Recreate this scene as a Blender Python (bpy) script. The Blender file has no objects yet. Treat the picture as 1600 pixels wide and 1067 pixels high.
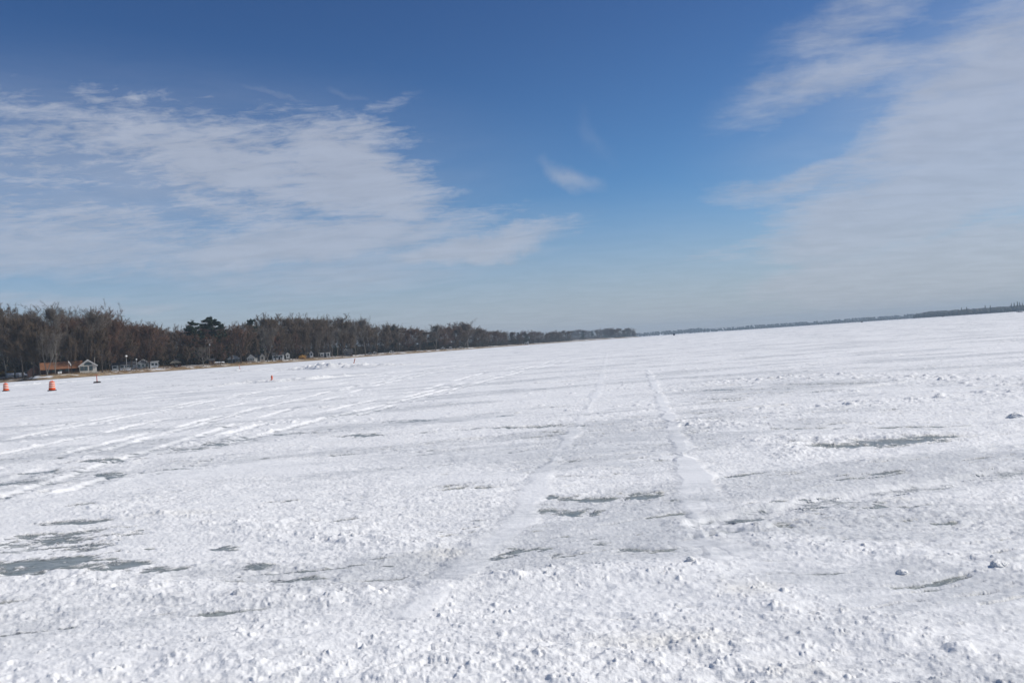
import bpy, math, random
import numpy as np
from mathutils import Vector, Matrix

R = math.radians
scn = bpy.context.scene
col = scn.collection
random.seed(7)
rng = np.random.default_rng(11)

# ------------------------------------------------------------------ camera
CAM_H = 1.55
FPX = 1280.0                       # focal length in pixels of the 1600 px wide photograph
ROLL = math.atan(0.067)
PITCH = math.atan(5.5 / FPX)
Fv = Vector((0, math.cos(PITCH), math.sin(PITCH)))
Uv = Vector((0, -math.sin(PITCH), math.cos(PITCH)))
Rv = Vector((1, 0, 0))
cx = Rv * math.cos(ROLL) - Uv * math.sin(ROLL)
cy = Rv * math.sin(ROLL) + Uv * math.cos(ROLL)
cam = bpy.data.cameras.new('camera')
cam.sensor_width = 36.0
cam.lens = FPX / 1600 * 36.0
cam.clip_start = 0.1
cam.clip_end = 40000
co = bpy.data.objects.new('camera', cam)
col.objects.link(co)
m3 = Matrix((cx, cy, -Fv)).transposed()
co.matrix_world = Matrix.Translation((0, 0, CAM_H)) @ m3.to_4x4()
scn.camera = co


def ray(x, y):
    return (cx * ((x - 800) / FPX) + cy * ((533.5 - y) / FPX) + Fv)


def gpt(x, y, z=0.0):
    """ground point seen at a pixel of the photograph"""
    d = ray(x, y)
    t = (z - CAM_H) / d.z
    return Vector((d.x * t, d.y * t, z))


def hor(x):
    return 525.6 - 0.067 * (x - 1000)


def at(x, D):
    """horizontal position at depth D in the direction of photo column x"""
    d = ray(x, hor(x))
    return d.x / d.y * D, D


# ------------------------------------------------------------------ sun, sky, exposure
SUN_EL, SUN_AZ = R(41), R(83)     # azimuth clockwise from +Y
sd = Vector((math.sin(SUN_AZ) * math.cos(SUN_EL), math.cos(SUN_AZ) * math.cos(SUN_EL), math.sin(SUN_EL)))
sun = bpy.data.lights.new('sun', 'SUN')
sun.energy = 4.0
sun.angle = R(0.55)
sun.color = (1.0, 0.95, 0.87)
so = bpy.data.objects.new('sun', sun)
so.rotation_euler = (-sd).to_track_quat('-Z', 'Y').to_euler()
col.objects.link(so)

scn.view_settings.view_transform = 'Standard'
scn.view_settings.look = 'None'
scn.view_settings.exposure = 0.0
scn.view_settings.gamma = 1.0

world = bpy.data.worlds.new('World')
scn.world = world
world.use_nodes = True
wt = world.node_tree
wt.nodes.clear()


class NB:
    """tiny node-expression builder"""
    def __init__(s, t):
        s.t = t

    def new(s, kind, **kw):
        n = s.t.nodes.new(kind)
        for k, v in kw.items():
            setattr(n, k, v)
        return n

    def put(s, sock, v):
        if isinstance(v, bpy.types.NodeSocket):
            s.t.links.new(v, sock)
        elif v is not None:
            sock.default_value = v

    def m(s, op, a, b=None, c=None, clamp=False):
        n = s.new('ShaderNodeMath', operation=op, use_clamp=clamp)
        s.put(n.inputs[0], a); s.put(n.inputs[1], b); s.put(n.inputs[2], c)
        return n.outputs[0]

    def smooth(s, v, lo, hi, a=0.0, b=1.0):
        n = s.new('ShaderNodeMapRange', interpolation_type='SMOOTHSTEP')
        s.put(n.inputs['Value'], v)
        for k, q in (('From Min', lo), ('From Max', hi), ('To Min', a), ('To Max', b)):
            s.put(n.inputs[k], q)
        return n.outputs[0]

    def comb(s, x, y, z=0.0):
        n = s.new('ShaderNodeCombineXYZ')
        s.put(n.inputs[0], x); s.put(n.inputs[1], y); s.put(n.inputs[2], z)
        return n.outputs[0]

    def noise(s, vec, scale, detail=5, rough=0.55, dist=0.0, off=(0, 0, 0), sc=(1, 1, 1), rot=0.0):
        mp = s.new('ShaderNodeMapping')
        mp.inputs['Location'].default_value = off
        mp.inputs['Scale'].default_value = sc
        mp.inputs['Rotation'].default_value = (0, 0, rot)
        s.put(mp.inputs[0], vec)
        n = s.new('ShaderNodeTexNoise')
        s.put(n.inputs['Vector'], mp.outputs[0])
        n.inputs['Scale'].default_value = scale
        n.inputs['Detail'].default_value = detail
        n.inputs['Roughness'].default_value = rough
        n.inputs['Distortion'].default_value = dist
        return n.outputs[0]

    def mix(s, f, a, b, blend='MIX'):
        n = s.new('ShaderNodeMix', data_type='RGBA', blend_type=blend)
        s.put(n.inputs[0], f); s.put(n.inputs[6], a); s.put(n.inputs[7], b)
        return n.outputs[2]


def build_world():
    b = NB(wt)
    tc = b.new('ShaderNodeTexCoord')
    sep = b.new('ShaderNodeSeparateXYZ')
    wt.links.new(tc.outputs['Generated'], sep.inputs[0])
    X, Y, Z = sep.outputs
    sky = b.new('ShaderNodeTexSky', sky_type='NISHITA')
    sky.sun_disc = False
    sky.sun_elevation = SUN_EL
    sky.sun_rotation = SUN_AZ
    sky.altitude = 260
    sky.air_density = 1.0
    sky.dust_density = 1.2
    sky.ozone_density = 2.5
    az = b.m('ARCTAN2', X, Y)
    el = b.m('ARCSINE', Z)
    ae = b.comb(az, el)
    # flat cloud deck seen in perspective
    zz = b.m('ADD', b.m('MAXIMUM', Z, 0.0), 0.10)
    P = b.comb(b.m('DIVIDE', X, zz), b.m('DIVIDE', Y, zz))
    # warp
    wa = b.noise(ae, 9.0, 5, 0.6)
    wb = b.noise(ae, 9.0, 5, 0.6, off=(5.2, 3.1, 0))
    az2 = b.m('ADD', az, b.m('MULTIPLY', b.m('SUBTRACT', wa, 0.5), 0.10))
    el2 = b.m('ADD', el, b.m('MULTIPLY', b.m('SUBTRACT', wb, 0.5), 0.07))

    def blob(x, y, rx, ry, rot, st, inner=0.10, outer=1.35):
        d = ray(x, y).normalized()
        a0 = math.atan2(d.x, d.y); e0 = math.asin(d.z)
        c, s_ = math.cos(R(rot)), math.sin(R(rot))
        da = b.m('SUBTRACT', az2, a0); de = b.m('SUBTRACT', el2, e0)
        u = b.m('ADD', b.m('MULTIPLY', da, c * FPX / rx), b.m('MULTIPLY', de, s_ * FPX / rx))
        v = b.m('ADD', b.m('MULTIPLY', da, -s_ * FPX / ry), b.m('MULTIPLY', de, c * FPX / ry))
        q = b.m('SQRT', b.m('ADD', b.m('MULTIPLY', u, u), b.m('MULTIPLY', v, v)))
        return b.smooth(q, inner, outer, st, 0.0)

    def fold(lst):
        o = lst[0]
        for l in lst[1:]:
            o = b.m('MAXIMUM', o, l)
        return o
    # left bank: ( x, y, rx, ry, rot(anticlockwise, degrees), strength )
    L = fold([blob(290, 262, 370, 105, -6, 1.0), blob(550, 275, 190, 85, -24, 1.05),
              blob(30, 245, 260, 80, 4, .62), blob(170, 150, 100, 24, -4, .55), blob(60, 370, 420, 110, 0, .80),
              blob(480, 380, 380, 62, 4, 1.0), blob(740, 385, 210, 40, 6, 1.0), blob(250, 460, 600, 45, 4, .66), blob(200, 400, 500, 30, 3, .82),
              blob(560, 215, 120, 30, -5, .72), blob(610, 175, 80, 22, 20, .26)])
    hole = b.m('MAXIMUM', blob(200, 275, 120, 55, -15, .40), blob(345, 300, 90, 16, -8, .34))
    L = b.m('SUBTRACT', L, hole)
    # right bank
    Q = fold([blob(1560, 190, 340, 190, 18, 1.0), blob(1290, 130, 190, 55, 12, .66), blob(1230, 175, 120, 26, 8, .5),
              blob(1270, 265, 180, 46, 10, .68), blob(1430, 330, 340, 95, 12, 1.15), blob(1440, 430, 430, 95, 5, 1.1),
              blob(1350, 30, 180, 50, 14, .62), blob(1120, 400, 220, 36, 5, .60), blob(1000, 440, 300, 34, 4, .42)])
    cut = b.m('MAXIMUM', blob(1310, 190, 110, 30, 18, .30), blob(1250, 235, 130, 22, 18, .28))
    Q = b.m('SUBTRACT', Q, cut)
    puff = fold([blob(878, 277, 66, 24, -28, .58, 0.0, 1.3), blob(705, 302, 40, 9, 3, .5), blob(430, 146, 100, 12, -16, .26, 0, 1.3),
                 blob(545, 152, 90, 11, -16, .22, 0, 1.3), blob(928, 215, 20, 60, 25, .18, 0, 1.3)])
    # detail
    mott = b.noise(P, 3.2, 6, 0.62, 0.5, sc=(1.0, 1.7, 1))
    fine = b.noise(P, 11.0, 6, 0.68, 0.5, off=(3, 1, 0), sc=(1.0, 1.6, 1))
    ml = b.m('ADD', b.m('MULTIPLY', b.m('SUBTRACT', mott, 0.5), 1.25), b.m('MULTIPLY', b.m('SUBTRACT', fine, 0.5), 1.7))
    stre = b.noise(ae, 5.0, 6, 0.6, 0.6, off=(1.3, 0.2, 0), sc=(0.8, 3.6, 1), rot=R(-14))
    sf = b.noise(ae, 12.0, 5, 0.6, 0.4, off=(4.3, 1.2, 0), sc=(0.7, 4.5, 1), rot=R(-10))
    ms = b.m('ADD', b.m('MULTIPLY', b.m('SUBTRACT', stre, 0.5), 1.1), b.m('MULTIPLY', b.m('SUBTRACT', sf, 0.5), 0.5))
    # the mottled texture fades out low in the sky, where layers run flat
    lowf = b.smooth(el, 0.07, 0.22)
    tl = b.m('ADD', b.m('MULTIPLY', ml, lowf), b.m('MULTIPLY', ms, b.m('SUBTRACT', 1.0, b.m('MULTIPLY', lowf, 0.8))))
    tl = b.m('MULTIPLY', tl, b.smooth(L, 0.0, 0.35, 0.12, 1.0))
    cl = b.smooth(b.m('ADD', L, b.m('MULTIPLY', tl, 0.74)), 0.06, 0.96)
    msr = b.m('MULTIPLY', b.m('ADD', ms, b.m('MULTIPLY', ml, .35)), b.smooth(Q, 0.0, 0.35, 0.12, 1.0))
    cr = b.smooth(b.m('ADD', Q, b.m('MULTIPLY', msr, 0.85)), 0.02, 1.05)
    cp = b.smooth(b.m('ADD', puff, b.m('MULTIPLY', b.m('MULTIPLY', ms, puff), 1.3)), 0.0, 1.0)
    az2, el2 = az, el
    veil = fold([blob(120, 330, 620, 190, 0, .62, 0.0, 1.35), blob(1620, 300, 440, 300, 12, .76, 0.0, 1.3), blob(450, 440, 620, 100, 3, .85, 0.0, 1.3), blob(1450, 470, 560, 70, 3, .9, 0.0, 1.3),
                 blob(1330, 445, 480, 90, 4, .60, 0.0, 1.3)])
    veil = b.m('MULTIPLY', veil, b.smooth(b.m('ADD', b.m('MULTIPLY', stre, .6), b.m('MULTIPLY', sf, .4)), .30, .66, .62, 1.1))
    cov = b.m('MAXIMUM', b.m('MAXIMUM', cl, cr), cp)
    cov = b.m('MAXIMUM', cov, veil)
    # elsewhere (outside the picture) plain broken cirrus, so the sky light is even
    side = b.smooth(b.m('ABSOLUTE', az), 0.62, 0.85)
    bro = b.smooth(mott, 0.45, 0.7, 0.0, 0.8)
    cov = b.m('MAXIMUM', cov, b.m('MULTIPLY', side, bro))
    lowc = b.smooth(el, 0.0, 0.20, 0.90, 0.0)
    cov = b.m('MAXIMUM', cov, lowc)
    cov = b.m('MULTIPLY', cov, 0.80)
    # sky tint, then strength
    tint = b.mix(b.smooth(el, 0.0, 0.46), TINT_LOW + (1,), TINT_HIGH + (1,))
    skyc = b.mix(1.0, sky.outputs[0], tint, 'MULTIPLY')
    vv = b.smooth(mott, 0.3, 0.7, 0.93, 1.06)
    cc = b.mix(b.smooth(el, 0.0, 0.16), CLOUD_LOW + (1,), CLOUD_HIGH + (1,))
    ccn = b.new('ShaderNodeVectorMath', operation='SCALE')
    b.put(ccn.inputs[0], cc); b.put(ccn.inputs['Scale'], vv)
    colr = b.mix(cov, skyc, ccn.outputs[0])
    bg = b.new('ShaderNodeBackground')
    b.put(bg.inputs[0], colr)
    bg.inputs[1].default_value = 0.10
    out = b.new('ShaderNodeOutputWorld')
    wt.links.new(bg.outputs[0], out.inputs[0])


TINT_LOW = (.50, .83, 1.10)         # clear, polarised winter air: deeper blue higher up
TINT_HIGH = (.30, .49, .76)
CLOUD_LOW = (4.95, 5.05, 5.7)       # radiance before the 0.10 strength
CLOUD_HIGH = (4.5, 4.9, 5.85)
build_world()


# ------------------------------------------------------------------ tagging helpers
def tag(o, label=None, cat=None, group=None, kind=None):
    if label: o['label'] = label
    if cat: o['category'] = cat
    if group: o['group'] = group
    if kind: o['kind'] = kind
    return o


def empty(name, loc, rz=0.0, label=None, cat=None, group=None):
    o = bpy.data.objects.new(name, None)
    col.objects.link(o)
    o.location = loc
    o.rotation_euler = (0, 0, rz)
    o.empty_display_size = 0.5
    return tag(o, label, cat, group)


def mesh_from(name, V, F, mat, smooth=False):
    me = bpy.data.meshes.new(name)
    me.from_pydata(V, [], F)
    if mat: me.materials.append(mat)
    if smooth:
        me.polygons.foreach_set('use_smooth', [True] * len(me.polygons))
    me.update()
    return me


def tri_mesh(name, V, F, mat, smooth=False):
    """V (n,3) float array, F (m,k) int array, all faces with k corners"""
    V = np.ascontiguousarray(V, dtype=np.float32); F = np.ascontiguousarray(F, dtype=np.int32)
    me = bpy.data.meshes.new(name)
    me.vertices.add(len(V)); me.vertices.foreach_set('co', V.ravel())
    k = F.shape[1]
    me.loops.add(F.size); me.loops.foreach_set('vertex_index', F.ravel())
    me.polygons.add(len(F))
    me.polygons.foreach_set('loop_start', np.arange(0, F.size, k, dtype=np.int32))
    me.polygons.foreach_set('loop_total', np.full(len(F), k, dtype=np.int32))
    if smooth: me.polygons.foreach_set('use_smooth', np.ones(len(F), dtype=bool))
    if mat: me.materials.append(mat)
    me.update()
    return me


def link(name, me, parent=None, loc=None):
    o = bpy.data.objects.new(name, me)
    col.objects.link(o)
    if parent: o.parent = parent
    if loc is not None: o.location = loc
    return o


class MB:
    def __init__(s):
        s.V = []; s.F = []

    def add(s, V, F):
        n = len(s.V)
        s.V += [tuple(v) for v in V]
        s.F += [tuple(i + n for i in f) for f in F]
        return s

    def box(s, x0, x1, y0, y1, z0, z1):
        return s.add([(x0, y0, z0), (x1, y0, z0), (x1, y1, z0), (x0, y1, z0), (x0, y0, z1), (x1, y0, z1), (x1, y1, z1), (x0, y1, z1)],
                     [(0, 3, 2, 1), (4, 5, 6, 7), (0, 1, 5, 4), (1, 2, 6, 5), (2, 3, 7, 6), (3, 0, 4, 7)])

    def prism(s, poly, a, b, axis='y'):
        """poly: list of (u,z); extruded between a and b along axis"""
        n = len(poly)
        if axis == 'y':
            V = [(u, a, z) for u, z in poly] + [(u, b, z) for u, z in poly]
        else:
            V = [(a, u, z) for u, z in poly] + [(b, u, z) for u, z in poly]
        F = [tuple(range(n)), tuple(range(2 * n - 1, n - 1, -1))]
        F += [(i, (i + 1) % n + 0, (i + 1) % n + n, i + n)[::-1] for i in range(n)]
        return s.add(V, F)

    def tube(s, pts, rad, n=8, cap=True):
        pts = [Vector(p) for p in pts]
        if not hasattr(rad, '__len__'): rad = [rad] * len(pts)
        V = []
        for i, p in enumerate(pts):
            d = (pts[min(i + 1, len(pts) - 1)] - pts[max(i - 1, 0)]).normalized()
            a = d.cross(Vector((0.31, 0.92, 0.11))).normalized(); c = d.cross(a)
            for k in range(n):
                t = 2 * math.pi * k / n
                V.append(p + (a * math.cos(t) + c * math.sin(t)) * rad[i])
        F = []
        for i in range(len(pts) - 1):
            for k in range(n):
                k2 = (k + 1) % n
                F.append((i * n + k, i * n + k2, (i + 1) * n + k2, (i + 1) * n + k))
        if cap:
            F.append(tuple(range(n))[::-1]); F.append(tuple((len(pts) - 1) * n + k for k in range(n)))
        return s.add(V, F)

    def lathe(s, prof, n=24):
        V = []
        for r, z in prof:
            for k in range(n):
                t = 2 * math.pi * k / n
                V.append((r * math.cos(t), r * math.sin(t), z))
        F = []
        for i in range(len(prof) - 1):
            for k in range(n):
                k2 = (k + 1) % n
                F.append((i * n + k, i * n + k2, (i + 1) * n + k2, (i + 1) * n + k))
        F.append(tuple(range(n))[::-1]); F.append(tuple((len(prof) - 1) * n + k for k in range(n)))
        return s.add(V, F)

    def build(s, name, mat, parent=None, loc=None, smooth=False):
        return link(name, mesh_from(name, s.V, s.F, mat, smooth), parent, loc)


def copy_tree(o, parent=None):
    c = o.copy(); col.objects.link(c)
    if parent: c.parent = parent
    for ch in list(o.children): copy_tree(ch, c)
    return c


# ------------------------------------------------------------------ materials
def mat(name, color, rough=0.8, noise=0.0, nscale=3.0, color2=None, spec=0.3, metal=0.0, stretch=(1, 1, 1)):
    m = bpy.data.materials.new(name)
    m.use_nodes = True
    t = m.node_tree
    p = t.nodes['Principled BSDF']
    p.inputs['Roughness'].default_value = rough
    p.inputs['Specular IOR Level'].default_value = spec
    p.inputs['Metallic'].default_value = metal
    b = NB(t)
    if color2 is None and noise == 0:
        p.inputs['Base Color'].default_value = tuple(color) + (1,)
    else:
        tc = b.new('ShaderNodeTexCoord')
        f = b.noise(tc.outputs['Object'], nscale, 4, 0.6, sc=stretch)
        c2 = color2 if color2 else tuple(c * (1 - noise) for c in color)
        f = b.smooth(f, 0.35, 0.65)
        b.put(p.inputs['Base Color'], b.mix(f, tuple(color) + (1,), tuple(c2) + (1,)))
    return m


M = dict(
    bark=mat('bark_brown', (0.072, 0.060, 0.050), .9, color2=(0.046, 0.038, 0.033), nscale=2),
    bark_pale=mat('bark_pale', (0.20, 0.18, 0.155), .9, color2=(0.12, 0.108, 0.095), nscale=2),
    twig_brown=mat('twigs_brown', (0.105, 0.072, 0.047), .9, color2=(0.066, 0.047, 0.032), nscale=.4),
    twig_grey=mat('twigs_grey', (0.13, 0.108, 0.088), .9, color2=(0.088, 0.076, 0.066), nscale=.4),
    twig_red=mat('twigs_red', (0.108, 0.056, 0.036), .9, color2=(0.068, 0.042, 0.030), nscale=.4),
    rust=mat('leaves_rust', (0.24, 0.085, 0.035), .8, color2=(0.15, 0.06, 0.03), nscale=.6),
    gold=mat('twigs_gold', (0.42, 0.24, 0.06), .8, color2=(0.28, 0.15, 0.04), nscale=.8),
    pine=mat('needles_pine', (0.026, 0.046, 0.022), .7, color2=(0.015, 0.028, 0.016), nscale=.5),
    spruce=mat('needles_cedar', (0.022, 0.036, 0.024), .7, color2=(0.014, 0.024, 0.018), nscale=.5),
    brush=mat('brush', (0.062, 0.043, 0.029), .9, color2=(0.032, 0.034, 0.026), nscale=.05),
    white=mat('white_siding', (0.66, 0.66, 0.64), .6, color2=(0.55, 0.55, 0.54), nscale=1),
    offwhite=mat('cream_siding', (0.58, 0.55, 0.48), .6, color2=(0.5, 0.47, 0.41), nscale=1),
    grey=mat('grey_siding', (0.26, 0.28, 0.30), .7, color2=(0.22, 0.24, 0.26), nscale=1),
    bluegrey=mat('blue_grey_siding', (0.14, 0.18, 0.22), .7, color2=(0.11, 0.14, 0.18), nscale=1),
    redroof=mat('rust_brown_shingles', (0.23, 0.105, 0.05), .85, color2=(0.17, 0.075, 0.038), nscale=1.2),
    darkroof=mat('dark_shingles', (0.05, 0.052, 0.058), .85, color2=(0.035, 0.037, 0.042), nscale=1.2),
    tanroof=mat('tan_shingles', (0.17, 0.155, 0.12), .9, color2=(0.13, 0.118, 0.09), nscale=1.2),
    brownwall=mat('brown_wood', (0.085, 0.042, 0.032), .8, color2=(0.055, 0.03, 0.025), nscale=1),
    tanwall=mat('tan_wood', (0.2, 0.12, 0.06), .8, color2=(0.14, 0.085, 0.045), nscale=1),
    glass=mat('window_glass', (0.05, 0.075, 0.075), .15, spec=.5),
    dark=mat('dark_trim', (0.03, 0.03, 0.035), .7),
    orange=mat('orange_plastic', (0.74, 0.10, 0.022), .45, color2=(0.66, 0.085, 0.02), nscale=6),
    refl=mat('white_reflective_band', (0.70, 0.60, 0.52), .4),
    rubber=mat('black_rubber', (0.012, 0.012, 0.013), .8),
    redpole=mat('faded_red_post', (0.50, 0.10, 0.065), .6, color2=(0.38, 0.08, 0.06), nscale=6),
    pole=mat('weathered_pole', (0.2, 0.175, 0.15), .85, color2=(0.15, 0.13, 0.11), nscale=4),
    metal=mat('grey_metal', (0.4, 0.4, 0.4), .5),
    navy=mat('dark_tent_cloth', (0.018, 0.026, 0.045), .7),
    lampglass=mat('lamp_globe', (0.8, 0.8, 0.78), .3),
    cloth=mat('white_cloth', (0.75, 0.74, 0.72), .8),
    stone=mat('shore_stone', (0.23, 0.22, 0.21), .9, color2=(0.13, 0.12, 0.11), nscale=3),
    boatcover=mat('grey_tarp', (0.5, 0.51, 0.54), .6, color2=(0.4, 0.42, 0.46), nscale=1),
)


# ------------------------------------------------------------------ numpy noise
def _hash(ix, iy, seed):
    h = (ix.astype(np.uint32) * np.uint32(374761393)) ^ (iy.astype(np.uint32) * np.uint32(668265263)) ^ np.uint32((seed * 2246822519) & 0xffffffff)
    h = (h ^ (h >> np.uint32(13))) * np.uint32(1274126177)
    h = (h ^ (h >> np.uint32(16))) * np.uint32(2246822519)
    return h ^ (h >> np.uint32(15))


def gn(x, y, seed=0):
    x = x.astype(np.float32); y = y.astype(np.float32)
    ix = np.floor(x).astype(np.int32); iy = np.floor(y).astype(np.int32)
    fx = x - ix; fy = y - iy
    u = fx * fx * fx * (fx * (fx * 6 - 15) + 10); v = fy * fy * fy * (fy * (fy * 6 - 15) + 10)

    def g(dx, dy):
        h = _hash(ix + dx, iy + dy, seed)
        a = (h & np.uint32(0xffff)).astype(np.float32) * np.float32(2 * math.pi / 65536)
        return np.cos(a) * (fx - dx) + np.sin(a) * (fy - dy)
    n0 = g(0, 0) * (1 - u) + g(1, 0) * u
    n1 = g(0, 1) * (1 - u) + g(1, 1) * u
    return (n0 * (1 - v) + n1 * v) * 1.5


def fbm(x, y, oct=4, seed=0, gain=0.5):
    s = 0; a = 1.0; t = 0
    for i in range(oct):
        s = s + a * gn(x * 2 ** i + i * 17.3, y * 2 ** i - i * 9.1, seed + i); t += a; a *= gain
    return s / t


def rot(x, y, a):
    c, s = math.cos(a), math.sin(a)
    return x * c + y * s, -x * s + y * c


def sstep(v, lo, hi):
    t = np.clip((v - lo) / (hi - lo), 0, 1)
    return t * t * (3 - 2 * t)


def crumbs(x, y, cell, seed, dens=0.6):
    """half-buried angular lumps, height in metres"""
    px = (x / cell).astype(np.float32); py = (y / cell).astype(np.float32)
    ix = np.floor(px).astype(np.int32); iy = np.floor(py).astype(np.int32)
    out = np.zeros_like(px)
    for dx in (-1, 0, 1):
        for dy in (-1, 0, 1):
            h = _hash(ix + dx, iy + dy, seed)
            h2 = _hash(ix + dx, iy + dy, seed + 77)
            jx = (h & np.uint32(1023)).astype(np.float32) / 1023
            jy = ((h >> np.uint32(10)) & np.uint32(1023)).astype(np.float32) / 1023
            rr = ((h >> np.uint32(20)) & np.uint32(1023)).astype(np.float32) / 1023
            on = (h2 & np.uint32(1023)).astype(np.float32) / 1023 < dens
            an = ((h2 >> np.uint32(10)) & np.uint32(1023)).astype(np.float32) * np.float32(math.pi / 1023)
            ex = ix + dx + jx - px; ey = iy + dy + jy - py
            c, s = np.cos(an), np.sin(an)
            a = ex * c + ey * s; b = (-ex * s + ey * c) * 1.45
            d = np.maximum(np.abs(a) * 0.55 + np.sqrt(a * a + b * b) * 0.6, 0)
            rad = 0.16 + 0.50 * rr * rr
            t = np.clip(1 - (d / rad) ** 2.4, 0, 1)
            out = np.maximum(out, np.where(on, t * rad * 0.75, 0))
    return out * cell


def seg_dist(x, y, pts):
    """distance to a polyline and position along it"""
    best = np.full(x.shape, 1e9, np.float32); side = np.zeros(x.shape, np.float32)
    for (ax, ay), (bx, by) in zip(pts[:-1], pts[1:]):
        dx, dy = bx - ax, by - ay
        L2 = dx * dx + dy * dy
        t = np.clip(((x - ax) * dx + (y - ay) * dy) / L2, 0, 1)
        d = np.hypot(x - ax - t * dx, y - ay - t * dy)
        sgn = np.sign((x - ax) * dy - (y - ay) * dx)
        m = d < best
        best = np.where(m, d, best); side = np.where(m, sgn, side)
    return best, side


def px(*pts):
    out = []
    for x, y in pts:
        g = gpt(x, y); out.append((g.x, g.y))
    return out


def pxdense(pts):
    """same, with the picture polyline subdivided first so that it stays a line when unprojected"""
    o = []
    for (a, b), (c, d) in zip(pts[:-1], pts[1:]):
        for k in range(4):
            o.append((a + (c - a) * k / 4, b + (d - b) * k / 4))
    o.append(pts[-1])
    return px(*o)


# ------------------------------------------------------------------ frozen lake surface
ICE = [  # x, y, half width, half height (photo pixels), strength
    (40, 886, 125, 12, 1.2), (70, 850, 115, 20, .70), (170, 886, 60, 8, .9), (258, 890, 48, 5, .95), (180, 835, 55, 10, .55),
    (120, 818, 60, 5, .7), (175, 862, 20, 3, .7), (225, 860, 14, 3, .7), (350, 858, 22, 5, .75), (395, 885, 40, 5, .6),
    (430, 908, 50, 4, .75), (470, 905, 60, 4, .55), (660, 905, 60, 4, .5), (540, 815, 110, 3, .5),
    (862, 778, 36, 4, 1.0), (925, 781, 60, 3.5, .95), (1000, 776, 60, 6, .6), (895, 800, 80, 6, .55), (935, 745, 80, 4, .45),
    (1010, 722, 50, 2.5, .6), (880, 722, 30, 3, .6), (730, 765, 70, 3, .62), (690, 762, 50, 2.5, .6),
    (1320, 699, 80, 4.5, 1.15), (1390, 691, 80, 5, 1.25), (1455, 684, 60, 3, 1.15), (1250, 693, 40, 3, .75),
    (1440, 668, 100, 1.8, .8), (1260, 671, 80, 1.6, .7), (1320, 663, 50, 1.4, .7), (1490, 661, 40, 1.4, .6),
    (1150, 609, 90, 1.6, .62), (1280, 601, 70, 1.8, .7), (1200, 615, 90, 1.3, .6), (1290, 611, 60, 1.3, .55), (1130, 624, 50, 1.3, .6),
    (645, 657, 50, 2, .75), (560, 681, 60, 2.3, .7), (665, 677, 30, 1.6, .6), (470, 678, 50, 2, .6), (540, 711, 40, 2, .45),
    (800, 669, 110, 2, .8), (880, 666, 40, 1.8, .7), (1040, 660, 40, 1.5, .65), (960, 664, 90, 1.4, .4),
    (350, 690, 60, 6, .62), (300, 700, 60, 5, .5), (160, 720, 70, 3.5, .7), (90, 737, 70, 3.5, .65), (20, 755, 80, 5, .75), (40, 773, 60, 3, .65),
    (185, 742, 90, 4, .6), (250, 735, 60, 3, .45), (240, 783, 90, 5, .42), (130, 790, 30, 2.5, .6), (440, 785, 30, 2.5, .75), (540, 782, 60, 2, .35),
    (1300, 793, 110, 4, .55), (1240, 803, 50, 3, .6), (1380, 785, 80, 2, .5), (1210, 785, 60, 4, .4), (1370, 815, 30, 2, .6), (1475, 818, 30, 2, .6),
    (1290, 570, 40, .8, .6), (1165, 557, 20, .7, .6), (1500, 537, 25, .7, .7), (1545, 534, 18, .6, .75), (1330, 555, 30, .6, .5), (1500, 572, 60, 1, .4),
    (60, 632, 90, 2, .55), (170, 618, 90, 1.6, .5), (270, 603, 70, 1.4, .5), (330, 592, 60, 1.2, .45), (410, 578, 30, .8, .4),
    (1030, 970, 0.1, 0.1, 0), (1070, 950, 25, 1.6, .75), (975, 972, 18, 1.6, .6), (880, 838, 10, 1.5, .9), (930, 850, 90, 3, .35), (820, 858, 60, 3, .45),
    (90, 955, 120, 2.5, .35), (190, 950, 60, 2, .4),
]
SMOOTH = [  # windblown or packed smooth bands: polyline and half width in metres
    (pxdense([(948, 552), (938, 600), (905, 665), (850, 740), (800, 830), (745, 868), (690, 915), (640, 960)]), 0.17, .85),
    (pxdense([(1012, 578), (1035, 630), (1052, 668), (1070, 720), (1083, 775), (1094, 822), (1112, 870)]), 0.16, 1.35),
    (pxdense([(1088, 730), (1108, 770), (1130, 810), (1160, 865)]), 0.13, 1.3),
    (px((1090, 850), (1165, 856)), 0.20, 1.5),
]
RUTS = [  # vehicle ruts
    pxdense([(-60, 800), (200, 716), (400, 655), (600, 600), (735, 570)]),
    pxdense([(-60, 775), (180, 700), (400, 640), (610, 590), (720, 571)]),
    pxdense([(-60, 725), (200, 668), (420, 622), (620, 583), (700, 571)]),
    pxdense([(-60, 700), (200, 652), (430, 608), (640, 578)]),
    pxdense([(300, 690), (520, 640), (660, 610), (760, 582), (830, 570)]),
    pxdense([(640, 620), (760, 590), (840, 572), (870, 562)]),
    pxdense([(1110, 628), (1300, 612), (1500, 590), (1700, 570)]),
    pxdense([(-60, 750), (180, 690), (380, 643), (560, 604), (680, 578)]),
    pxdense([(-60, 690), (160, 655), (380, 615), (600, 585), (760, 566)]),
    pxdense([(100, 770), (330, 700), (520, 652), (690, 612), (800, 585)]),
    pxdense([(-60, 628), (150, 606), (330, 588), (500, 573)]),
    pxdense([(100, 640), (300, 612), (420, 590), (440, 578)]),
    pxdense([(560, 650), (720, 606), (820, 580), (900, 562)]),
    pxdense([(-60, 640), (120, 615), (300, 594), (480, 580)]),
    pxdense([(-60, 655), (130, 628), (310, 600), (480, 588)]),
    pxdense([(1100, 820), (1300, 780), (1600, 735)]),
]
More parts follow.
